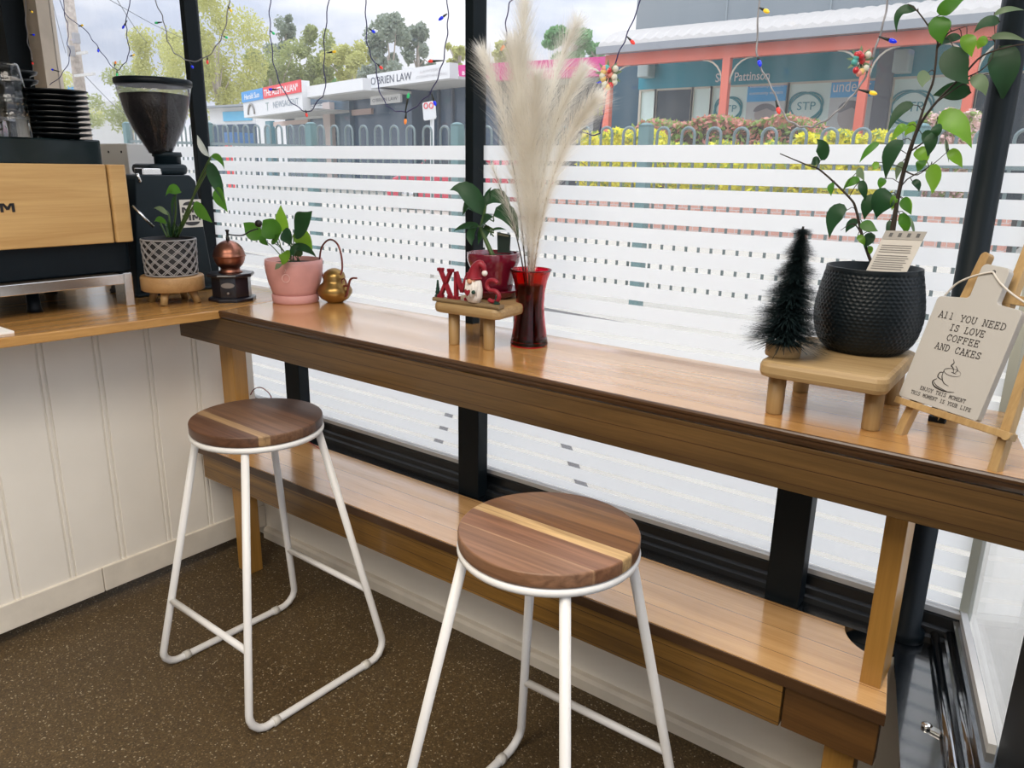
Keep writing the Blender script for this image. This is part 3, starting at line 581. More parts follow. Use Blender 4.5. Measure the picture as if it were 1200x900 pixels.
kn = at(303, 262, 1, c.y); e0 = V((c.x, c.y, tz+.018)); cr_.tube(spline([e0, at(283, 276, 1, c.y), at(293, 271, 1, c.y), at(302, 268, 1, c.y)], 5), .0022, 6); cr_.build('crank', IRON, mi)
MB().ball(kn, .011, 12).build('crank_knob', IRON, mi)
for s, m, nm in ((1.0, P('tin_plate', (.30, .27, .25), .4, .7), 'name_plate'),):
    n_ = V((math.cos(-PI/2+.35), math.sin(-PI/2+.35), 0)); n_ = (CAM-c); n_.z = 0; n_.normalize()
    ang = math.atan2(n_.y, n_.x); ang = round(ang/(PI/4))*PI/4; n_ = V((math.cos(ang), math.sin(ang), 0)); t_ = V((-n_.y, n_.x, 0))
    fo = c+n_*(22*k*math.cos(PI/8)+.0002)+V((0, 0, .012+(zb_-.022)*.62))
    MB().frame(fo, t_, (0, 0, 1), [(.020*math.cos(2*PI*i/24), .0085*math.sin(2*PI*i/24)) for i in range(24)], .0015).build(nm, m, mi)
    MB().ball(fo+n_*.003-V((0, 0, .024)), .0045, 8).build('drawer_knob', m, mi)
# ------------------------------------------------------------------ pink pot
c = at(347, 353, 2, ZB); k = mpp(c); 
PINK = P('pink_ceramic', (.60, .30, .285), .45, var=.05, vscale=30)
pp = thing('pink_pot_plant', c, 'pink pot on a matching saucer with broad green leaves', 'potted plant')
hp = zrow(c.x, c.y-.08, 306)-ZB
MB().lathe(c, [(0, 0), (25.5*k, 0), (26.5*k, .004), (27*k, .024), (25*k, .027), (0, .027)], 48).build('saucer', PINK, pp)
MB().lathe(c, [(0, .02), (25*k, .022), (27*k, .040), (30*k, .065), (32.3*k, .10), (32.8*k, hp*.9), (32.3*k, hp), (30.5*k, hp), (30*k, hp-.015), (0, hp-.018)], 48).build('pot', PINK, pp)
pc_ = P('pale_scratches', (.75, .52, .50), .6); wo = at(333, 325, 1, c.y-.085)
dd = V((CAM.x-c.x, CAM.y-c.y, 0)).normalized(); tt = V((-dd.y, dd.x, 0)); 
ml = MB(); ctr = c+dd*(32*k+.0012)+tt*(-.026)+V((0, 0, .085)); ml.tube([ctr+tt*.011*math.cos(2*PI*i/20)+V((0, 0, .012*math.sin(2*PI*i/20)))-dd*.001 for i in range(20)], .0008, 4, closed=True)
ml.tube([ctr+tt*-.004+V((0, 0, .016)), ctr+tt*.002+V((0, 0, .024)), ctr+tt*-.003+V((0, 0, .030))], .0007, 4); ml.build('line_drawing', pc_, pp)
soil(c, 30*k, ZB+hp-.014, pp)
A_ = lambda x, y, dy=0: at(x, y, 1, c.y-.015+dy)
LV = [((306, 281), (296, 270), (285, 261), 18, 1, .02), ((326, 279), (317, 267), (308, 258), 23, 1, -.01), ((335, 274), (331, 257), (329, 240), 15, 2, .03), ((345, 271), (356, 262), (366, 247), 26, 0, -.02), ((343, 276), (357, 280), (366, 297), 17, 2, .02), ((332, 270), (337, 278), (340, 288), 14, 0, -.03), ((341, 289), (358, 291), (371, 302), 8, 0, -.03), ((335, 294), (334, 302), (330, 311), 13, 2, -.055), ((313, 276), (309, 281), (315, 288), 10, 1, -.02), ((318, 284), (324, 280), (328, 273), 9, 1, 0), ((352, 301), (346, 294), (338, 300), 13, 0, -.03), ((330, 309), (326, 312), (322, 316), 6, 3, -.075)]
for b, m, t, w, kind, dy in LV:
    leafp(pp, (GREEND, GREEN, GREENB, GREENG)[kind], A_(*b, dy), A_(*m, dy-.015), A_(*t, dy-.02), w*k*1.1, (.4, -1, .35)); base = V((c.x+rj(.03), c.y+rj(.03), ZB+hp-.012))
    MB().tube(spline([base, base.lerp(A_(*b, dy), .6)+V((0, 0, .012)), A_(*b, dy)], 5), .0014, 6).build('leaf_stalk', STEM, pp)
# ------------------------------------------------------------------ brass gourd pot
c = at(393, 354, 2, ZB); k = mpp(c); gz = lambda r: zrow(c.x, c.y, r)-ZB
BRASS = P('aged_brass', (.30, .185, .06), .30, .85, var=.3, vscale=25); ROSE = P('copper_wire', (.20, .06, .05), .35, .6)
bg_ = thing('brass_watering_pot', c, 'little brass gourd shaped pot with a tall looped handle and thin spout', 'watering pot')
H = gz(314)
MB().lathe(c, [(0, 0), (9*k, 0), (10*k, .003), (16*k, H*.12), (20*k, H*.28), (20.3*k, H*.36), (18*k, H*.48), (13.5*k, H*.58), (12.6*k, H*.66), (13*k, H*.74), (11.5*k, H*.86), (7*k, H*.95), (3*k, H*.99), (0, H)], 40).build('body', BRASS, bg_)
A_ = lambda x, y, dy=0: at(x, y, 1, c.y+dy)
MB().tube(spline([A_(379, 326), A_(375, 310), A_(376, 293), A_(382, 283), A_(389, 281), A_(396, 287), A_(400, 300), A_(401, 315), A_(398, 325), A_(396, 332), A_(400, 335), A_(408, 335)], 6), .0030, 8).build('handle', ROSE, bg_)
MB().tube(spline([A_(401, 348), A_(406, 346), A_(408, 338), A_(410, 329), A_(413, 326), A_(418, 326)], 6), [.0045-.0016*i/30 for i in range(31)], 8).build('spout', ROSE, bg_)
ro = A_(403, 331); MB().tube([ro+V((.010*math.cos(2*PI*i/16), 0, .012*math.sin(2*PI*i/16))) for i in range(16)], .0022, 6, closed=True).build('brace_ring', ROSE, bg_)
# ------------------------------------------------------------------ stands on the bar
def wood_stand(name, c, wx, wy, ztop, th, legs, rl, rz, label, r=.022):
    t = thing(name, c, label, 'plant stand', None, rz)
    MB().rbox(-wx/2, wx/2, -wy/2, wy/2, ztop-th-ZB, ztop-ZB, r, 6, e=.009).build('slab', PLAINW, t, True)
    for x, y in legs: MB().lathe((x, y, 0), [(0, 0), (rl*.95, 0), (rl, .003), (rl*1.05, ztop-th-ZB+.001), (0, ztop-th-ZB+.001)], 20).build('leg', PLAINL, t, True)
    return t
ZS = 1.034; ZL = 1.030
cs = V((1.125, -.072, ZB)); rS = math.radians(4)
wood_stand('small_stand', cs, .195, .205, ZS, .027, [(-.055, -.068), (.045, -.062), (.045, .068), (-.055, .062)], .0135, rS, 'small wooden stand on four round legs, holding the dark red pot')
cl = V((1.957, -.088, ZB))
wood_stand('large_stand', cl, .212, .275, ZL, .030, [(-.080, -.094), (.080, -.080), (.078, .110), (-.085, .084)], .0150, math.radians(1), 'larger wooden stand on four round legs, holding the honeycomb pot')
# ------------------------------------------------------------------ dark red pot on the small stand
RED = P('red_glazed_ceramic', (.14, .008, .022), .14, coat=.6)
c = V((1.105, -.030, ZS)); k = mpp(c); rp_ = 29.5*k; hp = zrow(c.x, c.y-rp_*.6, 297)-ZS
rd = thing('red_pot_plant', c, 'glossy dark red pot and saucer with a dark leafy plant', 'potted plant')
MB().lathe(c, [(0, 0), (23*k, 0), (28*k, .006), (32*k, .018), (33*k, .022), (32*k, .023), (27*k, .012), (0, .010)], 48).build('saucer', RED, rd)
MB().lathe(c, [(0, .010), (21*k, .010), (24*k, hp*.35), (26.5*k, hp*.62), (27*k, hp*.66), (30*k, hp*.80), (30.5*k, hp*.86), (30.5*k, hp*.98), (30*k, hp), (28.5*k, hp), (28*k, hp-.012), (0, hp-.014)], 48).build('pot', RED, rd)
soil(c, 28*k, ZS+hp-.012, rd)
A_ = lambda x, y, dy=0: at(x, y, 1, c.y+dy)
MB().tube(spline([V((c.x, c.y, ZS+hp-.012)), A_(565, 270), A_(567, 255), A_(569, 240)], 5), [.006-.003*i/15 for i in range(16)], 8).build('stem', STEM, rd)
LV = [((567, 253), (548, 225), (527, 223), 19), ((570, 242), (572, 230), (576, 219), 8), ((571, 240), (584, 231), (600, 246), 16), ((578, 253), (596, 252), (608, 282), 17), ((567, 253), (553, 238), (542, 253), 17), ((563, 263), (570, 258), (578, 254), 13), ((563, 266), (547, 265), (531, 271), 8), ((560, 265), (553, 276), (553, 288), 12), ((569, 264), (571, 270), (570, 279), 9), ((574, 271), (584, 268), (594, 270), 3), ((566, 262), (564, 274), (560, 287), 8)]
for i, (b, m, t, w) in enumerate(LV):
    d = rj(.025); leafp(rd, GREEND, A_(*b), A_(m[0], m[1], d), A_(t[0], t[1], d*1.5-.01), w*k*1.15, (.2, -1, .55), .35)
    if i > 2: MB().tube([V((c.x, c.y, A_(*b).z-.012)), A_(*b)], .0016, 6).build('leaf_stalk', STEM, rd)
lt = thing('plant_label', A_(590, 296), 'dark square plant label stuck in the dark red pot', 'plant label')
a_, b_, c_, d_ = A_(583, 296, .02), A_(597, 296, .02), A_(598, 275, .025), A_(582.5, 272, .025)
MB().add([a_, b_, c_, d_]+[p+V((0, .002, 0)) for p in (a_, b_, c_, d_)], [(0, 1, 2, 3), (7, 6, 5, 4), (0, 4, 5, 1), (1, 5, 6, 2), (2, 6, 7, 3), (3, 7, 4, 0)]).build('card', P('label_dark', (.02, .035, .03), .4), lt)
MB().quad(*(p+V((0, -.0006, 0)) for p in (a_.lerp(d_, .86).lerp(b_.lerp(c_, .86), .08), a_.lerp(d_, .86).lerp(b_.lerp(c_, .86), .92), d_.lerp(c_, .92).lerp(a_, .04), d_.lerp(c_, .08).lerp(a_, .04)))).build('heading', P('label_heading', (.25, .24, .16), .5), lt)
# ------------------------------------------------------------------ Christmas letters with a gnome
XR = P('ornament_red', (.26, .012, .025), .45, var=.2, vscale=60); XW = P('ornament_white', (.74, .70, .66), .6, bump=.6, bscale=160); XG_ = P('ornament_green', (.012, .05, .035), .55); XS = P('ornament_skin', (.62, .32, .20), .5); PLK = wood('ornament_plank', (.13, .085, .04), (.26, .18, .09), 0, .55)
ux = V((math.cos(rS), math.sin(rS), 0)); vx = V((-ux.y, ux.x, 0)); o0 = V((cs.x, cs.y, ZS))-ux*.0965-vx*.088; uz = V((0, 0, 1))
def X_(a, b, z): return o0+ux*a+vx*b+uz*z
xm = thing('christmas_ornament', X_(.095, 0, 0), 'red Christmas letters on a brown plank with a white bearded gnome in the middle', 'ornament')
m_ = MB(); m_.frame(X_(0, 0, 0), vx, uz, [(-.011, 0), (.011, 0), (.0125, .004), (.010, .009), (-.010, .009), (-.0125, .004)], .193); m_.build('plank', PLK, xm)
def strokes(mb, segs, a0, z0, w, h, t, dep):
    for (x1, y1, x2, y2) in segs:
        p, q = V((a0+x1*w, z0+y1*h, 0)), V((a0+x2*w, z0+y2*h, 0)); d = (q-p).normalized(); n = V((-d.y, d.x, 0))*t/2; p -= d*t*.3; q += d*t*.3
        mb.frame(o0+vx*dep/2, ux, uz, [(v.x, v.y) for v in (p+n, p-n, q-n, q+n)], dep)
lx = MB(); strokes(lx, [(.1, 0, .9, 1), (.9, 0, .1, 1), (0, 0, .25, 0), (.75, 0, 1, 0), (0, 1, .25, 1), (.75, 1, 1, 1)], .012, .012, .040, .064, .0075, .010); lx.build('letter_x', XR, xm)
lm = MB(); strokes(lm, [(.12, 0, .12, 1), (.88, 0, .88, 1), (.12, 1, .5, .3), (.88, 1, .5, .3), (0, 0, .26, 0), (.74, 0, 1, 0)], .058, .012, .046, .060, .0075, .010); lm.build('letter_m', XR, xm)
ls = MB(); sp_ = [(.150+.016*math.cos(t), .050+.013*math.sin(t)) for t in [PI*.15+PI*1.2*i/12 for i in range(13)]]+[(.152+.017*math.cos(t), .026+.013*math.sin(t)) for t in [PI*.5-PI*1.25*i/12 for i in range(13)]]
ls.tube([X_(a+.016, .002, z+.001) for a, z in sp_], .0050, 8); ls.build('letter_s', XR, xm)
gx = X_(.119, -.006, .009); kk = .001
MB().lathe(gx, [(0, 0), (.016, 0), (.023, .012), (.0245, .030), (.021, .048), (.013, .060), (0, .064)], 20, Matrix.Diagonal(V((1, .62, 1)))).build('gnome_body', XW, xm)
bd_ = MB()
for i in range(46):
    a = rj(1.0); z0_ = .046+rj(.006); p = gx+ux*(.018*math.sin(a))+uz*z0_-vx*(.0145*math.cos(a)); q = gx+ux*(.017*math.sin(a)*1.1+rj(.003))+uz*(.004+abs(a)*.012+random.random()*.006)-vx*(.0155*math.cos(a)); bd_.tube([p, p.lerp(q, .5)-vx*.003, q], [.0018, .0024, .0006], 5)
bd_.build('gnome_beard', XW, xm)
MB().ball(gx+uz*.050-vx*.0165, .0062, 10).ball(gx+uz*.053-vx*.0105, .010, 10, (1.2, .6, .8)).build('gnome_face', XS, xm)
ht = spline([gx+uz*.055, gx+uz*.068+ux*.002, gx+uz*.082+ux*.008, gx+uz*.090+ux*.018, gx+uz*.084+ux*.028, gx+uz*.074+ux*.031], 5)
MB().tube(ht, [.0185-.0145*(i/(len(ht)-1))**.9 for i in range(len(ht))], 14).build('gnome_hat', XR, xm)
MB().ball(gx+uz*.070+ux*.032-vx*.002, .0068, 10).build('hat_pompom', XW, xm)
MB().tube([gx+uz*.056+ux*.0185*math.cos(2*PI*i/20)+vx*.0145*math.sin(2*PI*i/20) for i in range(20)], .0022, 7, closed=True).build('hat_brim', XR, xm)
hr = [(0, -.008), (.008, .001), (.0075, .006), (.004, .007), (0, .004), (-.004, .007), (-.0075, .006), (-.008, .001)]
MB().frame(gx+uz*.024-vx*.0185-ux*.004, ux, uz, hr, .003).build('gnome_heart', XR, xm)
for s in (-1, 1): MB().ball(gx+ux*s*.011+uz*.026-vx*.0165, .005, 8).build('gnome_mitten', XG_, xm)
for a0, h_ in ((.004, .042), (.176, .024)):
    tr_ = MB()
    for i in range(4): tr_.lathe(X_(a0+.002, .002, .009+h_*i/5), [(0, 0), (.0085*(1-i*.19), .001), (.002, h_*.36), (0, h_*.37)], 9)
    tr_.build('toy_fir', XG_, xm)
# ------------------------------------------------------------------ vase with pampas grass
c = at(620, 404, 2, ZB); k = mpp(c); hv = zrow(c.x, c.y, 316)-ZB
RG = P('red_glass', (.62, .0, .015), .04, trans=1, ior=1.45)
va = thing('red_vase', c, 'red glass hourglass vase holding pampas grass', 'vase')
po = [(21.5, 0), (22, .03), (20, .16), (17.3, .38), (16.2, .55), (17, .72), (19.5, .87), (23.2, .985), (23.6, 1.0)]
pr = [(0, 0)]+[(r*k, z*hv) for r, z in po]+[((r-1.7)*k, max(z, .05)*hv) for r, z in po[::-1]]+[(0, .05*hv)]
MB().lathe(c, pr, 48).build('vase_body', RG, va)
MB().tube([c+V((23.3*k*math.cos(2*PI*i/40), 23.3*k*math.sin(2*PI*i/40), hv)) for i in range(40)], .9*k, 6, closed=True).build('rim', RG, va)
fl = [(r-2.2, z) for r, z in po if .05 < z < .9]
MB().lathe(c, [(0, .055*hv), (19*k, .06*hv)]+[(r*k, z*hv) for r, z in fl if z > .06][:4]+[(14*k, .72*hv), (15*k, .80*hv), (0, .80*hv)], 36, disp=lambda t, z: .0012*math.sin(t*9+z*120)).build('dark_filling', P('vase_filling', (.016, .002, .010), .35, bump=.8, bscale=60), va)
PAM = leafmat('pampas_plume', (.93, .88, .78), (.98, .95, .88), .55, .8); PST = P('pampas_stalk', (.30, .22, .13), .7); PSD = P('dark_stalk', (.03, .02, .015), .6)
AV = lambda x, y, dy=0: at(x, y, 1, c.y+dy)
PL = [('tallest pampas plume, standing upright out of the red vase', [(621, 330), (617, 200), (613, 90), (615, -8)], 30, .03, .45, 2500),
 ('broad middle pampas plume in the red vase', [(620, 330), (617, 230), (610, 140), (603, 55)], 42, -.01, .34, 4000),
 ('left leaning pampas plume in the red vase', [(617, 330), (607, 230), (588, 130), (566, 62)], 30, .0, .35, 2200),
 ('pampas plume leaning right to a thin feathery tip', [(623, 330), (630, 220), (645, 110), (675, 30)], 32, .05, .50, 1700),
 ('rightmost drooping pampas plume in the red vase', [(624, 330), (640, 235), (668, 160), (698, 117)], 30, -.03, .38, 2600),
 ('right pampas plume just above the drooping one', [(623, 330), (634, 220), (654, 140), (682, 84)], 30, .02, .38, 2500),
 ('short low pampas plume pointing left above the red pot', [(615, 330), (606, 280), (592, 235), (577, 196)], 18, -.04, .45, 350),
 ('dense front pampas plume in the red vase', [(622, 330), (626, 260), (622, 180), (630, 95)], 40, -.05, .27, 4000)]
for lab, pts, wd, dy, st0, n in PL:
    t = thing('pampas_stem', c+V((0, 0, .05*hv)), lab, 'dried grass', 'pampas grass')
    P_ = [AV(pts[0][0], pts[0][1], dy*.1)]+[AV(x, y, dy*(i+1)/3) for i, (x, y) in enumerate(pts[1:])]
    foot = c+V((rj(.008), rj(.008), .06*hv+.004)); path = spline([foot]+P_, 14); nn = len(path)
    MB().tube(path, [.0024-.0018*i/(nn-1) for i in range(nn)], 6).build('stalk', PSD if pts[0][0] < 622 else PST, t)
    hb = MB(); i0 = int(nn*st0); hl = wd*k
    for _ in range(n):
        u = random.random()**.85; f = i0+u*(nn-1-i0); i = min(int(f), nn-2); p = path[i].lerp(path[i+1], f-i); d = (path[i+1]-path[i]).normalized()
        s = V((random.gauss(0, 1), random.gauss(0, 1), random.gauss(0, 1))); s = (s-d*s.dot(d)).normalized()
        env = min(1, .35+u*2.2)*(1-.55*max(0, u-.75)/.25); ln = hl*env*random.uniform(.55, 1.05); sp = random.uniform(.45, 1.05)
        m = p+d*ln*.75+s*ln*sp*.6; q = p+d*ln*(1.35)+s*ln*sp+V((0, 0, -.12*ln)); w_ = s.cross(d).normalized()*.00027
        o_ = len(hb.v); hb.v += [p-w_, p+w_, m+w_*.8, m-w_*.8, q]; hb.f += [(o_, o_+1, o_+2, o_+3), (o_+3, o_+2, o_+4)]; hb.sm += [False]*2
    hb.build('plume', PAM, t)
# ------------------------------------------------------------------ bottle brush tree
c = at(917, 416, 2, ZL); k = mpp(c); hd = zrow(c.x, c.y-.02, 404)-ZL; hT = zrow(c.x, c.y, 265)-ZL
bt = thing('bottle_brush_tree', c, 'dark green bottle brush Christmas tree on a pale wooden disc', 'Christmas tree')
MB().lathe(c, [(0, 0), (19.5*k, 0), (20*k, .002), (20*k, hd-.002), (19*k, hd), (0, hd)], 32).build('base', PLAINW, bt)
tl = V((.010, .0, 0))
MB().tube([c+V((0, 0, hd*.5)), c+tl*.4+V((0, 0, hT*.5)), c+tl+V((0, 0, hT))], .0022, 6).build('wire_trunk', IRON, bt)
br1, br2 = MB(), MB()
for i in range(16000):
    u = i/16000; z = hd+.012+(hT-hd-.016)*u; tier = (u*5.2) % 1.0; env = (34*(1-u)+10)*(.58+.62*(1-tier))*k*.95; a = i*2.399+rj(.4); ln = env*random.uniform(.75, 1.1); p = c+tl*u+V((0, 0, z)); d = V((math.cos(a), math.sin(a), random.uniform(-.35, .15))); q = p+d*ln; w_ = V((-d.y, d.x, 0))*.0006
    mb = br2 if (u > .72 and d.x < -.3 and random.random() < .30) else br1; o_ = len(mb.v); mb.v += [p-w_, p+w_, q+w_*.7, q-w_*.7]; mb.f.append((o_, o_+1, o_+2, o_+3)); mb.sm.append(False)
br1.build('bristles', P('bristle_dark', (.006, .018, .020), .6), bt); br2.build('frosted_bristles', P('bristle_frost', (.16, .15, .16), .7), bt)
# ------------------------------------------------------------------ honeycomb pot with the ficus
c = at(1011, 409, 2, ZL); k = mpp(c); hp = zrow(c.x, c.y, 312)-ZL
PB = P('charcoal_matt_pot', (.0035, .0075, .0105), .42, spec=.35)
fi = thing('ficus_plant', c, 'tall weeping fig in a charcoal honeycomb pot, on the larger stand', 'potted plant')
prof = [(38, 0), (44, .02), (50, .08), (55.5, .20), (58.6, .36), (59.2, .48), (57.8, .62), (55, .78), (51.8, .93), (50.6, 1.0)]
def pr_at(t):
    for (r0, a), (r1, b) in zip(prof, prof[1:]):
        if t <= b: return r0+(r1-r0)*(t-a)/(b-a)
    return prof[-1][0]
def smooth(t): return sum(pr_at(min(1, max(0, t+d))) for d in (-.05, -.025, 0, .025, .05))/5
NC, NR = 58, 22
def hexd(t, z):
    v = z/hp
    if v < .03 or v > .955: return .0
    r_ = (v-.03)/.925*NR; a = t/(2*PI)*NC; best = 9
    for rr in (math.floor(r_)-1, math.floor(r_), math.floor(r_)+1):
        for cc in (math.floor(a)-1, math.floor(a), math.floor(a)+1):
            ca = cc+.5*(rr % 2)+.5; cz = rr+.5; best = min(best, math.hypot(a-ca, (r_-cz)*.87))
    return -.0016*max(0, 1-(best/.50)**2)
rows = [(smooth(i/110)*k, i/110*hp) for i in range(111)]
MB().lathe(c, [(0, 0)]+rows+[(48.6*k, hp), (48*k, hp-.02), (0, hp-.022)], NC*5, disp=lambda t, z: hexd(t, z)).build('pot', PB, fi)
soil(c, 48*k, ZL+hp-.020, fi)
yq = c.y; A_ = lambda x, y, dy=0: at(x, y, 1, yq+dy)
BR = [[(1037, 318), (1042, 285), (1048, 252), (1055, 215), (1064, 181), (1075, 150), (1087, 113), (1094, 93), (1098, 57), (1097, 45), (1076, 14), (1064, 5)],
 [(1040, 318), (1047, 272), (1054, 225), (1066, 180), (1078, 147), (1098, 119), (1129, 88), (1152, 65), (1186, 54), (1203, 52)],
 [(1026, 318), (1019, 302), (1010, 275), (1003, 245), (995, 231), (962, 200), (945, 193), (914, 180)],
 [(1044, 270), (1056, 218), (1090, 195), (1110, 178)], [(1060, 200), (1075, 205), (1092, 192)], [(1129, 88), (1120, 95), (1150, 82), (1165, 60), (1165, 17)], [(1010, 275), (1000, 262), (985, 270)], [(1066, 178), (1090, 160), (1099, 140)], [(1098, 119), (1140, 92), (1185, 80)], [(1098, 57), (1110, 40), (1120, 35), (1135, 30)]]
DYB = [0, .02, -.03, .03, 0, .03, -.04, -.01, .04, .0]; bpts = []
for b, dy in zip(BR, DYB):
    n_ = len(b); pth = spline([A_(x, y, dy*i/(n_-1)) for i, (x, y) in enumerate(b)], 4); th = (.0034 if len(b) > 7 else .0016); MB().tube(pth, [th*(1-.72*i/(len(pth)-1)) for i in range(len(pth))], 7).build('branch', BARK, fi); bpts += pth
D, G, B_, Y = GREEND, GREEN, GREENB, GREENG
FL = [((1075, 12), (1055, 15), (1051, 39), 11, D), ((1101, 18), (1113, 6), (1134, -4), 15, G), ((1105, 19), (1101, 34), (1104, 52), 21, G), ((1172, 26), (1155, 27), (1141, 39), 13, D), ((1133, 40), (1135, 52), (1139, 67), 15, B_), ((1157, 44), (1150, 50), (1146, 58), 10, B_), ((1172, 54), (1177, 80), (1174, 119), 29, D), ((1117, 54), (1120, 78), (1136, 99), 27, D), ((1138, 109), (1115, 107), (1093, 112), 19, D), ((1137, 91), (1150, 98), (1155, 113), 14, Y), ((1165, 18), (1180, 11), (1201, 12), 6, Y), ((1160, 45), (1180, 42), (1204, 49), 7, Y), ((1088, 85), (1082, 92), (1081, 103), 14, Y), ((1127, 44), (1113, 46), (1100, 55), 11, D), ((1071, 123), (1054, 131), (1040, 156), 13, D), ((1058, 164), (1044, 182), (1038, 211), 21, D), ((1031, 167), (1018, 176), (1007, 191), 8, G), ((1064, 147), (1054, 153), (1043, 168), 12, B_), ((1074, 147), (1067, 150), (1060, 160), 11, B_), ((1098, 139), (1120, 145), (1139, 174), 24, B_), ((1097, 146), (1098, 153), (1097, 161), 11, D), ((1092, 155), (1091, 168), (1087, 184), 14, D), ((1112, 176), (1120, 184), (1128, 197), 12, B_), ((1091, 193), (1095, 208), (1092, 228), 17, B_), ((1069, 212), (1075, 216), (1077, 225), 8, D), ((1058, 232), (1062, 240), (1068, 252), 12, G), ((1044, 226), (1034, 236), (1027, 256), 26, D), ((1008, 212), (998, 213), (988, 222), 10, G), ((962, 188), (965, 174), (957, 163), 17, D), ((961, 188), (955, 189), (950, 193), 10, D), ((975, 214), (974, 221), (974, 230), 9, G), ((993, 246), (978, 253), (972, 280), 19, D), ((1008, 212), (1012, 222), (1014, 236), 10, D), ((1030, 232), (1018, 240), (1013, 258), 18, D), ((1010, 260), (1018, 266), (1029, 271), 13, G), ((1022, 273), (1018, 281), (1013, 291), 12, D), ((1042, 258), (1043, 271), (1041, 287), 9, D), ((1054, 251), (1061, 262), (1060, 276), 13, G), ((1057, 233), (1063, 240), (1068, 251), 12, B_), ((1048, 229), (1047, 237), (1045, 247), 8, B_), ((1006, 259), (997, 263), (991, 273), 10, D), ((1005, 276), (1010, 281), (1013, 288), 8, B_), ((1018, 288), (1020, 293), (1019, 299), 6, B_), ((1074, 175), (1081, 182), (1084, 195), 16, B_), ((1080, 157), (1090, 163), (1093, 176), 14, D), ((1036, 209), (1033, 214), (1031, 222), 9, G), ((1003, 203), (1008, 203), (1013, 213), 10, Y), ((1058, 189), (1053, 199), (1050, 212), 7, Y), ((1108, 162), (1110, 176), (1112, 191), 4, Y), ((1063, 252), (1069, 264), (1072, 279), 4, Y), ((1024, 190), (1026, 195), (1022, 199), 8, B_), ((1082, 188), (1078, 194), (1075, 202), 10, G)]
for i, (b, m, t, w, mt) in enumerate(FL):
    b3 = A_(*b); cl_ = min(bpts, key=lambda p: (V(proj(p))-V(b)).length); dy = cl_.y-yq+rj(.03); b3 = A_(*b, dy); nr = (rj(.5), -1, .25+rj(.3))
    leafp(fi, mt, b3, A_(m[0], m[1], dy-.006), A_(t[0], t[1], dy+rj(.012)), w*k*.98, nr, .22, 10, .72)
    if (cl_-b3).length < .16: MB().tube([cl_, cl_.lerp(b3, .5)+V((0, 0, .004)), b3], .0007, 5).build('leaf_stalk', BARK, fi)
# care card in the pot
cc = thing('care_card', A_(1037, 318, -.035), 'white printed care card standing tilted in the honeycomb pot', 'plant label')
q_ = [A_(1014, 319, -.050), A_(1061, 322, -.050), A_(1075, 283, -.040), A_(1038, 270, -.040)]; q_[2] = q_[1]+(q_[3]-q_[0])
nC = (q_[1]-q_[0]).cross(q_[3]-q_[0]).normalized()
MB().add(q_+[p-nC*.0012 for p in q_], [(0, 1, 2, 3), (7, 6, 5, 4), (0, 4, 5, 1), (1, 5, 6, 2), (2, 6, 7, 3), (3, 7, 4, 0)]).build('card', P('card_paper', (.66, .63, .58), .6), cc)
INK = P('grey_ink', (.20, .19, .18), .6); uu = (q_[1]-q_[0]); vv = (q_[3]-q_[0])
ln_ = MB(); pl = lambda a, b: q_[0]+uu*a+vv*b+nC*.0007
for i in range(11): b = .10+i*.052+(.03 if i > 6 else 0); e = .92-random.random()*.10; ln_.quad(pl(.08, b), pl(e, b), pl(e, b+.016), pl(.08, b+.016))
ln_.build('printed_lines', INK, cc)
hd_ = MB(); hd_.quad(pl(.0, .80), pl(1, .80), pl(1, 1), pl(0, 1)); hd_.build('header_band', P('card_band', (.42, .40, .37), .6), cc)
ic = MB()
for a in (.14, .36, .58, .80): ic.quad(*(q+nC*.0005 for q in (pl(a, .86), pl(a+.08, .86), pl(a+.08, .95), pl(a, .95))))
ic.build('icons', P('card_icons', (.12, .12, .12), .6), cc)
# ------------------------------------------------------------------ little easel with the sign board
EA = V((2.0762, -.1650, ZB)); eu = V((.85484, -.51890, 0)); en = V((.51890, .85484, 0)); TL_ = math.radians(18); eb = V((0, 0, 1))*math.cos(TL_)+en*math.sin(TL_); ec = eu.cross(eb)
def E_(a, b, c_=0): return EA+eu*a+eb*b+ec*c_
EW = wood('easel_pine', (.32, .19, .07), (.52, .35, .16), 2, .5)
es = thing('table_easel', EA+eu*.088, 'small pine table easel at the right end of the bar', 'easel')
def bar(a0, b0, a1, b1, w, c0, t, name, rnd=True, cut=False):
    d = V((a1-a0, b1-b0, 0)).normalized(); n = V((-d.y, d.x, 0))*w/2; p, q = V((a0, b0, 0)), V((a1, b1, 0)); pts = [p+n, p-n, q-n]
    if cut: pts[0] = p+n-d*(p+n).y/d.y if d.y else p+n; pts[1] = p-n-d*(p-n).y/d.y
    if rnd: pts += [q+n*math.cos(s)*-1+d*w/2*math.sin(s) for s in [PI*i/8 for i in range(1, 8)]]
    pts.append(q+n); return MB().frame(E_(0, 0, c0), eu, eb, [(v.x, v.y) for v in pts], t).build(name, EW, es, bevel=.0008, seg=1)
bar(.004, 0, .030, .312, .0150, -.016, .015, 'front_leg', cut=True); bar(.176, 0, .146, .318, .0150, -.016, .015, 'front_leg', cut=True)
bar(.088, .050, .080, .392, .0150, -.032, .0155, 'mast'); bar(.016, .254, .160, .256, .014, -.0165, .0005, 'cross_bar')
bar(.006, .256, .170, .256, .013, -.031, .0145, 'cross_bar', False)
bar(-.014, .055, .192, .057, .011, -.001, .014, 'tray', False)
MB().tube([E_(.186, .056, .0125), E_(.186, .056, .017)], .0065, 12).build('tray_peg', EW, es)
rf = at(1098, 494, 2, ZB); rf.z = ZB; top = E_(.084, .34, -.036); dr_ = (top-rf).normalized(); sx_ = dr_.cross(eu).normalized()
lg_ = MB(); p, q = rf+V((0, 0, .004)), top; h_ = .006
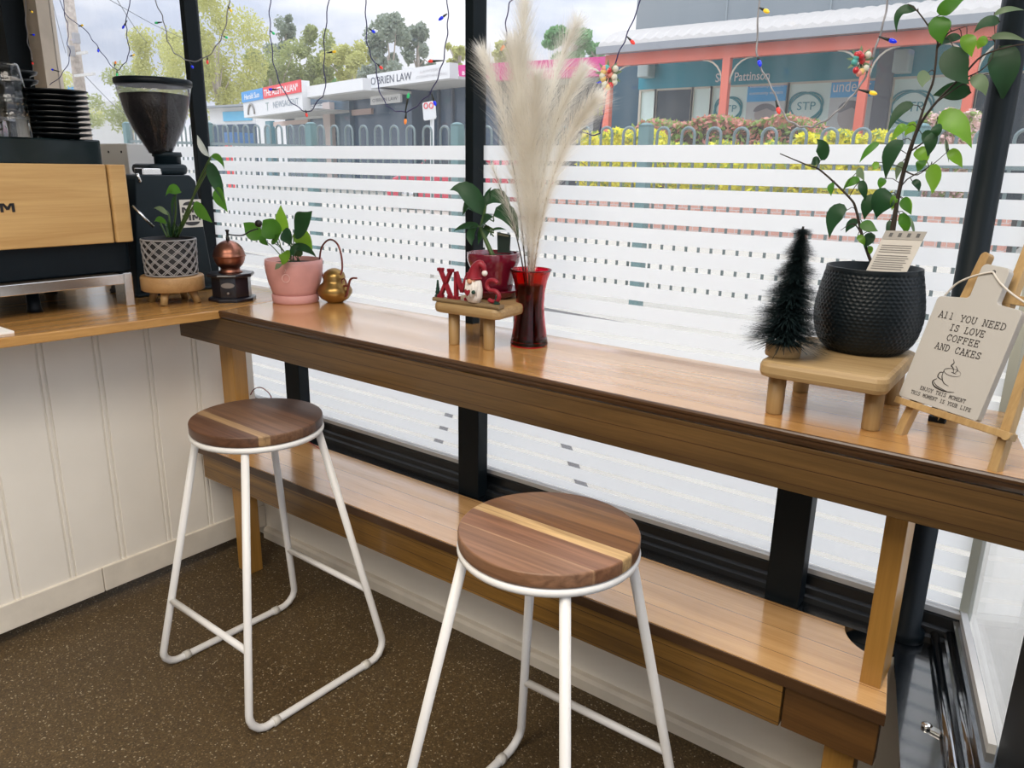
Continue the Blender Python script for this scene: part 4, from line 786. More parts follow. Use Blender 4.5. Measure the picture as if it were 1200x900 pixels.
lg_.add([p-eu*h_-sx_*h_, p+eu*h_-sx_*h_, p+eu*h_+sx_*h_, p-eu*h_+sx_*h_, q-eu*h_-sx_*h_, q+eu*h_-sx_*h_, q+eu*h_+sx_*h_, q-eu*h_+sx_*h_], [(3, 2, 1, 0), (4, 5, 6, 7), (0, 1, 5, 4), (1, 2, 6, 5), (2, 3, 7, 6), (3, 0, 4, 7)]); lg_.build('rear_leg', EW, es)
MB().rbox(rf.x-.014, rf.x+.014, rf.y-.008, rf.y+.008, ZB, ZB+.010, .003).build('rubber_foot', MBK, es)
sg = thing('sign_board', E_(.062, .060, .004), 'white chopping board shaped sign about coffee and cakes, leaning on the easel', 'sign')
SGW = P('sign_white', (.50, .485, .46), .5)
def rc(pts, r, n=4):
    o = []; m = len(pts)
    for i in range(m): o += [(v.x, v.y) for v in arcpts((*pts[i-1], 0), (*pts[i], 0), (*pts[(i+1) % m], 0), r[i], n)]
    return o
a0, a1 = -.011, .134
bo = rc([(a0, .0625), (a1, .0625), (a1, .237), (.090, .240), (.090, .296), (.043, .299), (.043, .242), (a0, .237)], [.004, .004, .008, .006, .008, .008, .006, .008])
MB().frame(E_(0, 0, .0), eu, eb, bo, .012).build('board', SGW, sg, bevel=.0012)
SI = P('sign_ink', (.035, .03, .028), .6)
GL = {'A': [(0, 0, .4, 1), (.4, 1, .8, 0), (.15, .36, .65, .36), (-.08, 0, .2, 0), (.6, 0, .9, 0), (.22, 1, .42, 1)], 'l': [(.3, 0, .3, 1), (.1, 1, .3, 1), (.05, 0, .55, 0)], 'Y': [(0, 1, .4, .45), (.8, 1, .4, .45), (.4, .45, .4, 0), (-.08, 1, .18, 1), (.62, 1, .88, 1), (.22, 0, .58, 0)],
 'O': [(.25, 0, .55, 0), (.55, 0, .8, .3), (.8, .3, .8, .7), (.8, .7, .55, 1), (.55, 1, .25, 1), (.25, 1, 0, .7), (0, .7, 0, .3), (0, .3, .25, 0)], 'U': [(.08, 1, .08, .25), (.08, .25, .28, 0), (.28, 0, .52, 0), (.52, 0, .72, .25), (.72, .25, .72, 1), (-.05, 1, .22, 1), (.58, 1, .86, 1)],
 'N': [(.1, 0, .1, 1), (.1, 1, .7, 0), (.7, 0, .7, 1), (-.05, 0, .24, 0), (-.05, 1, .12, 1), (.56, 1, .85, 1)], 'E': [(.1, 0, .1, 1), (-.03, 0, .72, 0), (-.03, 1, .70, 1), (.1, .52, .5, .52), (.72, 0, .72, .22), (.70, 1, .70, .8), (.5, .4, .5, .64)], 'D': [(.1, 0, .1, 1), (-.03, 0, .45, 0), (-.03, 1, .45, 1), (.45, 0, .75, .3), (.75, .3, .75, .7), (.75, .7, .45, 1)],
 'I': [(.4, 0, .4, 1), (.15, 0, .65, 0), (.15, 1, .65, 1)], 'S': [(.68, .78, .55, .98), (.55, .98, .22, .98), (.22, .98, .06, .78), (.06, .78, .2, .56), (.2, .56, .56, .46), (.56, .46, .72, .24), (.72, .24, .56, .02), (.56, .02, .2, .02), (.2, .02, .05, .22), (.68, .78, .68, 1), (.05, 0, .05, .22)], 'L': [(.15, 0, .15, 1), (0, 1, .35, 1), (0, 0, .72, 0), (.72, 0, .72, .28)], 'V': [(0, 1, .4, 0), (.4, 0, .8, 1), (-.08, 1, .18, 1), (.62, 1, .88, 1)],
 'C': [(.72, .72, .72, 1), (.72, .74, .5, 1), (.5, 1, .28, 1), (.28, 1, .04, .7), (.04, .7, .04, .3), (.04, .3, .28, 0), (.28, 0, .52, 0), (.52, 0, .74, .22)], 'F': [(.1, 0, .1, 1), (-.03, 1, .70, 1), (.1, .52, .5, .52), (.70, 1, .70, .76), (-.03, 0, .3, 0), (.5, .4, .5, .64)], 'K': [(.1, 0, .1, 1), (.1, .4, .66, 1), (.28, .58, .68, 0), (-.03, 0, .26, 0), (-.03, 1, .26, 1), (.5, 1, .8, 1), (.55, 0, .82, 0)],
 'J': [(.55, 1, .55, .22), (.55, .22, .4, 0), (.4, 0, .15, 0), (.15, 0, .03, .22), (.35, 1, .75, 1)], 'T': [(.4, 0, .4, 1), (.04, 1, .76, 1), (.04, 1, .04, .76), (.76, 1, .76, .76), (.22, 0, .58, 0)], 'H': [(.1, 0, .1, 1), (.7, 0, .7, 1), (.1, .5, .7, .5), (-.04, 0, .24, 0), (-.04, 1, .24, 1), (.56, 0, .84, 0), (.56, 1, .84, 1)],
 'M': [(.05, 0, .05, 1), (.05, 1, .4, .35), (.4, .35, .75, 1), (.75, 1, .75, 0), (-.08, 0, .18, 0), (.62, 0, .88, 0)], 'R': [(.1, 0, .1, 1), (-.03, 1, .5, 1), (.5, 1, .7, .84), (.7, .84, .7, .64), (.7, .64, .5, .48), (.5, .48, .1, .48), (.42, .48, .68, 0), (-.03, 0, .26, 0), (.68, 0, .84, 0)]}
def typed(line, ac, b, w, h, t, tilt=0.0):
    n = len(line); adv = w/n; mb = MB()
    for i, ch_ in enumerate(line):
        for x1, y1, x2, y2 in GL.get(ch_, []):
            p, q = V((ac-w/2+adv*(i+.08)+x1*adv*.92, b+y1*h, 0)), V((ac-w/2+adv*(i+.08)+x2*adv*.92, b+y2*h, 0)); d = (q-p).normalized(); nn = V((-d.y, d.x, 0))*t/2; p -= d*t*.35; q += d*t*.35
            mb.quad(*(E_(v.x, v.y, .0126) for v in (p+nn, p-nn, q-nn, q+nn)))
    mb.build('lettering', SI, sg)
am = .0625
typed('All YOU NEED', am, .2035, .117, .0100, .00115); typed('IS LOVE', am, .1865, .062, .0098, .00115); typed('COFFEE', am, .1700, .058, .0098, .00115); typed('AND CAKES', am-.002, .1530, .082, .0098, .00115)
typed('ENJOY THIS MOMENT', am+.002, .0830, .083, .0056, .00075); typed('THIS MOMENT IS YOUR LIFE', am+.002, .0725, .110, .0056, .00075)
cu = MB()
def ink(pts, r): 
    pts = spline([(ca+(p[0]-ca)*.88, cb_+(p[1]-cb_)*.88, 0) for p in pts], 6)
    for i in range(len(pts)-1):
        p, q = pts[i], pts[i+1]; d = (q-p).normalized(); w_ = r*(.45+.9*math.sin(PI*(i+.5)/(len(pts)-1))); nn = V((-d.y, d.x, 0))*w_/2; p = p-d*w_*.2; q = q+d*w_*.2; cu.quad(*(E_(v.x, v.y, .0126) for v in (p+nn, p-nn, q-nn, q+nn)))
ca, cb_ = .066, .1230
ink([(ca+.017*math.cos(2*PI*i/14), cb_+.0065*math.sin(2*PI*i/14)) for i in range(15)], .0007)
ink([(ca-.017, cb_), (ca-.016, cb_-.012), (ca-.008, cb_-.022), (ca+.003, cb_-.025)], .0011); ink([(ca-.016, cb_-.004), (ca-.023, cb_-.006), (ca-.024, cb_-.014), (ca-.017, cb_-.017), (ca-.012, cb_-.018)], .0012)
ink([(ca-.024, cb_-.018), (ca-.030, cb_-.025), (ca-.022, cb_-.033), (ca-.002, cb_-.036), (ca+.018, cb_-.033)], .0016); ink([(ca-.028, cb_-.024), (ca-.018, cb_-.031), (ca+.005, cb_-.035)], .0010)
ink([(ca+.003, cb_-.001), (ca-.002, cb_+.008), (ca-.007, cb_+.011), (ca-.004, cb_+.017), (ca-.008, cb_+.023)], .0013); ink([(ca+.005, cb_+.001), (ca+.008, cb_+.006), (ca+.001, cb_+.013)], .0010); ink([(ca-.002, cb_), (ca+.008, cb_-.001)], .0009)
cu.build('coffee_cup_drawing', SI, sg)
RO = P('white_rope', (.66, .62, .56), .8)
MB().tube(spline([E_(-.004, .240, .006), E_(.012, .262, .010), E_(.040, .278, .013), E_(.066, .287, .014)], 6), .0016, 6).tube(spline([E_(.066, .287, .014), E_(.085, .272, .015), E_(.110, .258, .013), E_(.140, .246, .008)], 6), .0016, 6).build('hanging_cord', RO, sg)
MB().lathe(E_(.066, .287, .0121), [(0, -.0002), (.0035, -.0002), (.0035, .0004), (0, .0004)], 14, Matrix((eu, eb, ec)).transposed().to_4x4()).build('cord_hole', SI, sg)
# ------------------------------------------------------------------ the street outside
CONC = P('pavement_concrete', (.46, .43, .365), .85, var=.06, vscale=3); ROAD = P('road_asphalt', (.40, .40, .40), .9, var=.08, vscale=2)
gd = MB()
ys = [.14, 5.2, 9.0, 30, 160]; zs = [.10, .10, .40, .40, .40]
for (y0, z0), (y1, z1) in zip(list(zip(ys, zs)), list(zip(ys, zs))[1:]): gd.quad((-240, y0, z0), (60, y0, z0), (60, y1, z1), (-240, y1, z1))
struct(gd.build('floor_street', CONC)); struct(MB().box(2.3, 9, -6, .14, .05, .10).build('floor_entry', P('entry_concrete', (.22, .225, .20), .85, var=.14, vscale=5)))
kb = MB(); k0, k1 = at(560, 348, 2, .1), at(850, 402, 2, .1); kd = (k1-k0).normalized(); k0 = k0-kd*6; k1 = k1+kd*3; kn = V((-kd.y, kd.x, 0))*.05
kb.prism([(k0-kn).to_tuple(), (k1-kn).to_tuple(), (k1+kn).to_tuple(), (k0+kn).to_tuple()], .100, .104)
for a, b in (((664, 524), (684, 575)), ((527, 484), (513, 520))):
    p, q = at(*a, 2, .1), at(*b, 2, .1); d = (q-p).normalized(); p = p-d*.3; n_ = V((-d.y, d.x, 0))*.022; kb.prism([(p-n_).to_tuple(), (q-n_).to_tuple(), (q+n_).to_tuple(), (p+n_).to_tuple()], .100, .104)
struct(kb.build('trim_16', P('drain_grey', (.10, .095, .09), .8)))
# fence of hooped bars
FEN = P('fence_green_grey', (.15, .20, .20), .45); POSTG = P('fence_post_green', (.12, .22, .22), .5)
FY = 4.7; ft = lambda x: 1.672-.020*x
pxs = sorted(at(px_, 160, 1, FY).x for px_ in (365, 536, 757)); sp = pxs[2]-pxs[1]
px_all = [pxs[0]-sp*2, pxs[0]-sp]+pxs+[pxs[2]+sp, pxs[2]+2*sp]
wd_ = ['far left', 'left', 'newsagent end', 'bank end', 'hedge end', 'right', 'far right']
for i, x in enumerate(px_all):
    z = ft(x); t = thing('fence_post', (x, FY, .1), 'square green fence post, '+('second left of the one before the newsagent', 'next left of the one before the newsagent', 'the one in front of the newsagent', 'the one beside the window mullion', 'the one left of the clipped hedge', 'next right of the one by the hedge', 'rightmost, beyond the corner column')[i], 'fence post', 'fence posts')
    MB().box(x-.05, x+.05, FY-.05, FY+.05, .1, z+.01).build('shaft', POSTG, t, bevel=.006); MB().lathe((x, FY, z+.01), [(0, .03), (.04, .025), (.075, 0), (0, 0)], 4, a0=PI/4).build('cap', POSTG, t)
for i, (x0, x1) in enumerate(zip(px_all, px_all[1:])):
    t = thing('hoop_fence', ((x0+x1)/2, FY, .2), 'hooped green fence panel '+('at the far left', 'left of the newsagent', 'in front of the law office', 'in front of the pink bank', 'in front of the clipped hedge', 'behind the weeping fig')[i], 'fence', 'fence panels')
    n = max(1, round((x1-x0-.12)/.234)); s = (x1-x0-.10)/n
    for k in range(n):
        xa_, xb_ = x0+.05+s*(k+.25), x0+.05+s*(k+.75); z = ft((xa_+xb_)/2); r = (xb_-xa_)/2
        pts = [(xa_, FY, .22), (xa_, FY, z-r)]+[(xa_+r-r*math.cos(PI*j/8), FY, z-r+r*math.sin(PI*j/8)) for j in range(1, 8)]+[(xb_, FY, z-r), (xb_, FY, .22)]
        MB().tube(pts, .0125, 7).build('hoop', FEN, t)
    for zr in (.26, -.24):
        MB().add([V((x, FY+dy, (zr if zr > 0 else ft(x)+zr)+dz)) for x in (x0+.05, x1-.05) for dy, dz in ((-.014, -.018), (.014, -.018), (.014, .018), (-.014, .018))], [(0, 1, 2, 3), (7, 6, 5, 4), (0, 4, 5, 1), (1, 5, 6, 2), (2, 6, 7, 3), (3, 7, 4, 0)]).build('rail', FEN, t)
# leafy masses
def fol(mb, n, size, pt, flat=0):
    for _ in range(n):
        p = pt(); a = V((random.gauss(0, 1), random.gauss(0, 1), random.gauss(0, 1))).normalized(); b = a.orthogonal().normalized(); s = size*random.uniform(.6, 1.3); o_ = len(mb.v)
        mb.v += [p-a*s, p+b*s*.5, p+a*s, p-b*s*.5]; mb.f.append((o_, o_+1, o_+2, o_+3)); mb.sm.append(False)
    return mb
def inbox(x0, x1, y0, y1, z0, z1, wav=.06):
    def f():
        u, v, w = random.random(), random.random(), random.random(); e = random.random()
        if e < .45: w = 1-abs(random.gauss(0, .05))
        elif e < .85: v = abs(random.gauss(0, .06))
        return V((x0+(x1-x0)*u, y0+(y1-y0)*v, z0+(z1-z0)*w*(1-.12*abs(2*u-1)**5)+wav*math.sin(u*17)*w))
    return f
HG = leafmat('hedge_green', (.22, .32, .07), None, .3); HR = leafmat('hedge_red_tips', (.62, .27, .20), (.8, .4, .3), .3); HYL = leafmat('yellow_shrub_leaf', (.80, .74, .02), (.9, .85, .05), .35); HPK = leafmat('pale_pink_blossom', (.80, .55, .50), (.9, .7, .65), .3); HTW = P('hedge_twigs', (.10, .07, .04), .9)
BRICK = newmat('garden_brick')
def brick(name, c1, c2, sc=1):
    m, t, b, N, L = newmat(name); tc = N('ShaderNodeTexCoord'); mp = N('ShaderNodeMapping'); mp.inputs['Rotation'].default_value = (PI/2, 0, 0); L(tc.outputs['Object'], mp.inputs[0])
    br_ = N('ShaderNodeTexBrick'); br_.inputs['Scale'].default_value = 4*sc; br_.inputs['Color1'].default_value = tuple(c1)+(1,); br_.inputs['Color2'].default_value = tuple(c2)+(1,); br_.inputs['Mortar'].default_value = (.5, .47, .44, 1); L(mp.outputs[0], br_.inputs[0]); L(br_.outputs[0], b.inputs['Base Color']); b.inputs['Roughness'].default_value = .85; return m
xl, xr_ = at(610, 220, 1, 9.0).x, at(1190, 220, 1, 9.0).x
solo(MB().box(xl, xr_, 9.0, 9.3, .38, 1.02).build('garden_wall', brick('garden_wall_brick', (.50, .24, .18), (.58, .32, .25))), 'low red brick garden wall behind the hooped fence', 'wall')
solo(MB().box(xl, xr_, 9.3, 13.2, .36, .95).build('garden_bed', SOIL), 'raised garden bed under the hedge', 'garden bed')
def hedge(name, px0, px1, rt, y, dep, label, cat, n, mats, size, zb=.953):
    x0, x1 = at(px0, rt, 1, y).x, at(px1, rt, 1, y).x; z1 = at((px0+px1)/2, rt, 1, y).z; t = thing(name, ((x0+x1)/2, y+dep/2, zb), label, cat)
    MB().rbox(x0+.08, x1-.08, y+.08, y+dep-.08, zb, z1-.10, .2, 4).build('twigs', HTW if name == 'clipped_hedge' else mats[0][0], t)
    for m, fr_, nm in mats: fol(MB(), int(n*fr_), size, inbox(x0, x1, y, y+dep, zb, z1)).build(nm, m, t)
hedge('clipped_hedge', 738, 958, 139, 10.2, 1.3, 'rounded clipped hedge with red tipped leaves in front of the pharmacy', 'hedge', 7000, [(HG, .42, 'green_leaves'), (HR, .58, 'red_leaves')], .055)
hedge('yellow_shrub', 676, 770, 155, 9.35, .6, 'bright yellow low shrub left of the clipped hedge', 'shrub', 2600, [(HYL, .8, 'yellow_leaves'), (HG, .2, 'green_leaves')], .05)
hedge('yellow_shrub', 928, 1048, 158, 9.35, .7, 'bright yellow low shrub right of the clipped hedge, behind the weeping fig', 'shrub', 4200, [(HYL, .85, 'yellow_leaves'), (HG, .15, 'green_leaves')], .05)
hedge('green_border', 770, 928, 170, 9.32, .5, 'yellowish green border plants between the two yellow shrubs', 'shrub', 1500, [(HYL, .4, 'yellow_leaves'), (HG, .6, 'green_leaves')], .05)
hedge('blossom_bush', 1078, 1150, 132, 10.4, 1.2, 'pale pink blossom bush at the right beside the column', 'shrub', 3000, [(HPK, .7, 'blossom'), (HG, .3, 'green_leaves')], .05)
# ------------------------------------------------------------------ pharmacy across the road
TEAL = P('teal_fascia', (.015, .29, .37), .5); TEALD = P('dark_teal_wall', (.02, .08, .12), .5); CRM = P('window_poster_pale', (.74, .92, .85), .5); SALM = P('salmon_post', (.80, .19, .12), .5); CORR = P('corrugated_iron', (.50, .475, .44), .6); GRYW = P('grey_cladding', (.27, .30, .31), .7); GUT = P('gutter_grey', (.30, .32, .34), .5); DKG = P('dark_shop_glass', (.03, .05, .065), .15); CFR = P('cream_frame', (.66, .62, .50), .5); LOGO = P('teal_logo_line', (.05, .30, .34), .5); BLU = P('poster_blue', (.05, .42, .80), .5); PRED = P('poster_red', (.62, .16, .14), .5); PSK = P('poster_pale_photo', (.58, .62, .60), .5); PDK = P('poster_dark_photo', (.20, .20, .21), .5); WTX = P('white_lettering', (.88, .88, .86), .5)
YP, YS = 13.4, 15.6; ph_ = thing('pharmacy_building', (at(900, 100, 1, YS).x, YS+3, .4), 'pharmacy with salmon posts, curved iron awning and teal shopfront', 'building')
zbm = (at(712, 71, 1, YP).z+at(1097, 45, 1, YP).z)/2; xL, xR = at(711, 70, 1, YP).x, at(711, 70, 1, YP).x+15
MB().box(xL, xR, YP-.06, YP+.10, zbm-.10, zbm+.12).build('beam', SALM, ph_); MB().box(xL-.1, xR, YP-.28, YP-.10, zbm+.12, zbm+.26).build('gutter', GUT, ph_)
rf_ = MB(); zt_r = at(800, 36, 1, YS-.3).z; nX = 130; vs = []
for i in range(nX+1):
    x = xL-.1+(xR-xL+.1)*i/nX
    for j in range(9):
        t = j/8; a = t*PI/2; vs.append(V((x, YP-.22+(YS-YP+.2)*(1-math.cos(a)), zbm+.24+(zt_r-zbm-.24)*math.sin(a)+(.022 if i % 2 else -.022))))
rf_.add(vs, [(i*9+j, (i+1)*9+j, (i+1)*9+j+1, i*9+j+1) for i in range(nX) for j in range(8)]); rf_.build('awning_roof', CORR, ph_)
for px_ in (713, 850, 1012, 1137):
    x = at(px_, 100, 1, YP).x; p_ = MB().box(x-.075, x+.075, YP-.06, YP+.08, .4, zbm-.09).build('post', SALM, ph_, bevel=.01)
    for s in (-1, 1): MB().tube([(x+s*(.075+.42*(1-math.cos(PI/2*j/6))), YP, zbm-.55+.45*math.sin(PI/2*j/6)) for j in range(7)], .018, 6).build('bracket', CFR, p_)
zf1, zf0 = at(900, 62, 1, YS).z, at(900, 98, 1, YS).z; xs0 = at(750, 100, 1, YS).x; xs1 = xR
MB().box(xs0-.9, xs1, YS+.05, YS+1.7, .4, zt_r-.02).build('shop_wall', TEALD, ph_)
MB().box(xs0, xs1, YS-.08, YS+.06, zf0, zf1).build('fascia_sign', TEAL, ph_)
xt = at(838, 97, 1, YS-.09); text('lettering', 'Soul Pattinson', WTX, ph_, (xt.x, YS-.081, at(838, 96.5, 1, YS-.09).z), (1, 0, 0), (0, 0, 1), at(902, 90, 1, YS-.09).x-xt.x, .62*(at(870, 80, 1, YS).z-at(870, 97, 1, YS).z), .004, bold=.012)
zw1 = zf0-.04; pxw = lambda p_: at(p_, 120, 1, YS).x
GLS_ = [(752, 768, CRM), (770, 811, DKG), (813, 833, CRM), (835, 922, CRM), (925, 1023, CRM), (1046, 1140, CRM), (1143, 1230, DKG)]
for a, b, m in GLS_:
    f = MB(); x0, x1 = pxw(a), pxw(b); f.box(x0, x1, YS-.02, YS+.05, .9, zw1); o = f.build('shop_window', m, ph_)
    g_ = MB()
    for q0, q1, z0, z1 in ((x0-.05, x0, .9, zw1), (x1, x1+.05, .9, zw1), (x0-.05, x1+.05, zw1, zw1+.06)): g_.box(q0, q1, YS-.06, YS+.05, z0, z1)
    g_.build('window_frame', CFR, o)
def ring(cx, cy, rx, ry, rot, r, par):
    c_ = at(cx, cy, 1, YS-.03); m_ = mpp(c_); w_ = 1.0/ max(.2, (ray(cx, cy).normalized().y)); pts = []
    for i in range(28): a = 2*PI*i/28; X_0 = rx*m_*math.cos(a); Z_0 = ry*m_*math.sin(a); pts.append((c_.x+X_0*math.cos(rot)-Z_0*math.sin(rot), YS-.03, c_.z+X_0*math.sin(rot)+Z_0*math.cos(rot)))
    MB().tube(pts, r, 5, closed=True).build('logo_ring', LOGO, par)
for cx, cy, s in ((853, 128, .9), (944, 125, 1.05), (1068, 126, 1.25)):
    for rot, kx in ((.35, 1.0), (-.45, 1.0), (-.1, .9)): ring(cx, cy, 19*s*kx, 14*s, rot, .018, ph_)
    c_ = at(cx-10*s, cy+4*s, 1, YS-.04); e_ = at(cx+11*s, cy, 1, YS-.04); text('logo_lettering', 'STP', LOGO, ph_, (c_.x, YS-.035, c_.z), (1, 0, 0), (0, 0, 1), e_.x-c_.x, at(cx, cy-5*s, 1, YS).z-at(cx, cy+4*s, 1, YS).z, .003)
for (x0, x1, rt, rm, rb, txt) in ((876, 921, 101, 119, 150, ''), (973, 1023, 96, 114, 160, 'underst')):
    X0, X1 = at(x0, 120, 1, YS).x, at(x1, 120, 1, YS).x; z2, z1, z0 = at((x0+x1)/2, rt, 1, YS).z, at((x0+x1)/2, rm, 1, YS).z, at((x0+x1)/2, rb, 1, YS).z
    po_ = MB().box(X0, X1, YS-.05, YS-.02, z0, z1).build('poster', PSK, ph_); MB().box(X0, X1, YS-.052, YS-.02, z1, z2).build('poster_header', BLU, po_); MB().box(X0, X1, YS-.054, YS-.02, z2, z2+.07).build('poster_strip', PRED, po_)
    w_ = X1-X0; zc_ = (z0+z1)/2; MB().frame((X0+w_*.5, YS-.0505, zc_), (1, 0, 0), (0, 0, 1), [(w_*.27*math.cos(2*PI*i/20), (z1-z0)*.33*math.sin(2*PI*i/20)) for i in range(20)], .003).build('poster_portrait', P('poster_face', (.44, .40, .38), .6), po_)
    MB().frame((X0+w_*.5, YS-.0535, zc_+(z1-z0)*.12), (1, 0, 0), (0, 0, 1), [(w_*.30*math.cos(PI*i/12), (z1-z0)*.30*math.sin(PI*i/12)) for i in range(13)]+[(-w_*.2, 0), (w_*.05, .12*(z1-z0)), (w_*.2, 0)], .002).build('poster_hair', PDK, po_)
    if txt: text('poster_lettering', txt, WTX, po_, (X0+.04, YS-.0535, z1+.10), (1, 0, 0), (0, 0, 1), w_-.1, .22, .002)
    else:
        for zz in (.12, .26): text('poster_lettering', 'community matters', WTX, po_, (X0+.05, YS-.0535, z1+zz), (1, 0, 0), (0, 0, 1), w_-.12, .08, .002)
xc0, xc1 = pxw(1025), pxw(1044); MB().box(xc0, xc1, YS-.2, YS+.1, .4, zf1+.2).build('pier', P('dark_grey_pier', (.12, .13, .15), .7), ph_)
for px_, r0 in ((757, 70), (1058, 62)): q = at(px_, r0+10, 1, YS-.3); MB().rbox(q.x-.15, q.x+.15, YS-.45, YS-.10, q.z-.2, q.z+.2, .05).build('flood_light', P('lamp_grey', (.45, .55, .53), .5), ph_)
gx0 = at(748, 20, 1, 17.5).x; gb = thing('grey_building', (gx0+10, 22, .4), 'tall plain grey clad building rising behind the pharmacy awning', 'building')
MB().box(gx0, gx0+32, 17.4, 27, .4, 14).build('wall', GRYW, gb); 
se = MB()
for i in range(1, 8): se.box(gx0+i*2.4, gx0+i*2.4+.03, 17.37, 17.4, .4, 14)
se.build('cladding_seams', P('seam_grey', (.33, .37, .38), .7), gb); MB().box(gx0-.1, gx0+32.1, 17.3, 27.1, 14, 14.2).build('roof', GUT, gb)
# ------------------------------------------------------------------ shops further along the street
def front(TL, TR, zl, dep, mat, par, name='fascia_sign'):
    u = (TR-TL); u.z = 0; w = u.length; u.normalize(); n = V((u.y, -u.x, 0))
    if n.dot(CAM-TL) < 0: n = -n
    o = MB().frame(V((TL.x, TL.y, 0))-n*dep, u, (0, 0, 1), [(0, zl), (w, zl), (w, TL.z), (0, TL.z)], dep) if u.cross(V((0, 0, 1))).dot(n) > 0 else MB().frame(V((TR.x, TR.y, 0))-n*dep, -u, (0, 0, 1), [(0, zl), (w, zl), (w, TL.z), (0, TL.z)], dep)
    return o.build(name, mat, par), u, n, w
WSG = P('white_sign', (.74, .74, .73), .5); MAG = P('magenta_sign', (.66, .03, .24), .45); SOF = P('soffit_pale', (.55, .55, .53), .7); SHG = P('shop_glass_blue', (.04, .075, .12), .12); PIL = P('pillar_pale', (.50, .42, .38), .7); INKD = P('sign_ink_dark', (.06, .07, .10), .5); INKP = P('sign_ink_pale', (.52, .50, .50), .5); RSG = P('red_sign', (.78, .05, .06), .5); BSG = P('blue_sign', (.05, .30, .66), .5); PINKI = P('sign_orange_ink', (.90, .22, .18), .5); YLI = P('yellow_green_lettering', (.62, .82, .04), .5); BSH = P('black_shopfront', (.03, .035, .04), .4)
def shop(name, tl, tr, z, rowb, label, gm, dep=2.2, setback=1.8):
    TL, TR = at(*tl, 2, z), at(*tr, 2, z); zl = zrow(TL.x, TL.y, rowb); t = thing(name, ((TL.x+TR.x)/2, (TL.y+TR.y)/2, .4), label, 'building')
    return t, TL, TR, zl
def body(t, TL, TR, zl, n, u, w, gm, setback=1.8, deep=1.3):
    B0 = V((TL.x, TL.y, 0))-n*setback
    MB().frame(V((TL.x, TL.y, 0))-n*(setback+deep), u, (0, 0, 1), [(0, .4), (w, .4), (w, TL.z-.05), (0, TL.z-.05)], deep).build('shopfront', gm, t)
    q0, q1 = V((TL.x, TL.y, 0)), V((TR.x, TR.y, 0)); MB().prism([q.to_tuple() for q in (q0-n*.3, q1-n*.3, q1-n*setback, q0-n*setback)], zl, zl+.08).build('soffit', SOF, t)
    return B0
def pane(t, B0, u, n, a0, a1, z0, z1, m, name, d=.03): return MB().frame(B0+n*.0, u, (0, 0, 1), [(a0, z0), (a1, z0), (a1, z1), (a0, z1)], d).build(name, m, t)
def apx(B, u, x):
    d = B-CAM; k = (x-600)/F_PX; return (k*d.dot(FW)-d.dot(RT))/(u.dot(RT)-k*u.dot(FW))
def rows(B, u, a, r): q = B+u*a; return zrow(q.x, q.y, r)
# bank
t, TL, TR, zl = shop('bank_building', (527, 77), (711, 66), 4.3, 97, 'bank with a long magenta sign board, left of the pharmacy', None)
o, u, n, w = front(TL, TR, zl, .3, MAG, t); B0 = body(t, TL, TR, zl, n, u, w, P('bank_dark_front', (.045, .055, .07), .3))
h_ = TL.z-zl; F0 = V((TL.x, TL.y, 0))
text('lettering', 'B', WTX, t, F0+u*w*.045+V((0, 0, zl+h_*.25)), u, (0, 0, 1), w*.022, h_*.5, .01, bold=.03)
text('lettering', 'Bendigo Bank', WTX, t, F0+u*w*.09+V((0, 0, zl+h_*.33)), u, (0, 0, 1), w*.20, h_*.3, .01, bold=.012)
text('lettering', 'Community Bank', WTX, t, F0+u*w*.53+V((0, 0, zl+h_*.36)), u, (0, 0, 1), w*.21, h_*.25, .01, bold=.012)
text('lettering', 'Upwey Junction', PINKI, t, F0+u*w*.755+V((0, 0, zl+h_*.37)), u, (0, 0, 1), w*.19, h_*.22, .01)
for k in range(9): pane(t, B0, u, n, w*(.14+.095*k), w*(.14+.095*k)+.06, .4, zl, P('mullion_grey', (.20, .21, .22), .5), 'mullion', .06)
pane(t, B0, u, n, w*.06, w*.13, .4, zl, PIL, 'pillar', .25)
zpa, zpb = rows(B0, u, w*.25, 168), rows(B0, u, w*.25, 132); pa_, pb_ = apx(B0, u, 577), apx(B0, u, 594); pp_ = pane(t, B0, u, n, pa_, pb_, zpa, zpb, P('purple_poster', (.20, .03, .20), .5), 'poster', .07)
for k_ in range(4): text('poster_lettering', ('WE ARE', 'OPEN', 'TODAY', 'HERE')[k_], YLI, pp_, B0+u*(pa_+(pb_-pa_)*.1)+n*.072+V((0, 0, zpb-(zpb-zpa)*(.22+.23*k_))), u, (0, 0, 1), (pb_-pa_)*.8, (zpb-zpa)*.14, .004, bold=.02)
z1_, z0_ = rows(B0, u, w*.9, 118), rows(B0, u, w*.9, 158); sa_, sb_ = apx(B0, u, 672), apx(B0, u, 731); ps_ = pane(t, B0, u, n, sa_, sb_, z0_, z1_, BSH, 'dark_hoarding', .08)
text('poster_lettering', 'WHAT YOU  SPACE??', YLI, ps_, B0+u*(sa_+(sb_-sa_)*.16)+n*.083+V((0, 0, z1_-.42)), u, (0, 0, 1), (sb_-sa_)*.80, .30, .004, bold=.02)
for a in (684, 716): pane(t, B0, u, n, apx(B0, u, a), apx(B0, u, a+8), z0_, z0_+.75, P('pale_notice', (.45, .48, .50), .5), 'notice', .085)
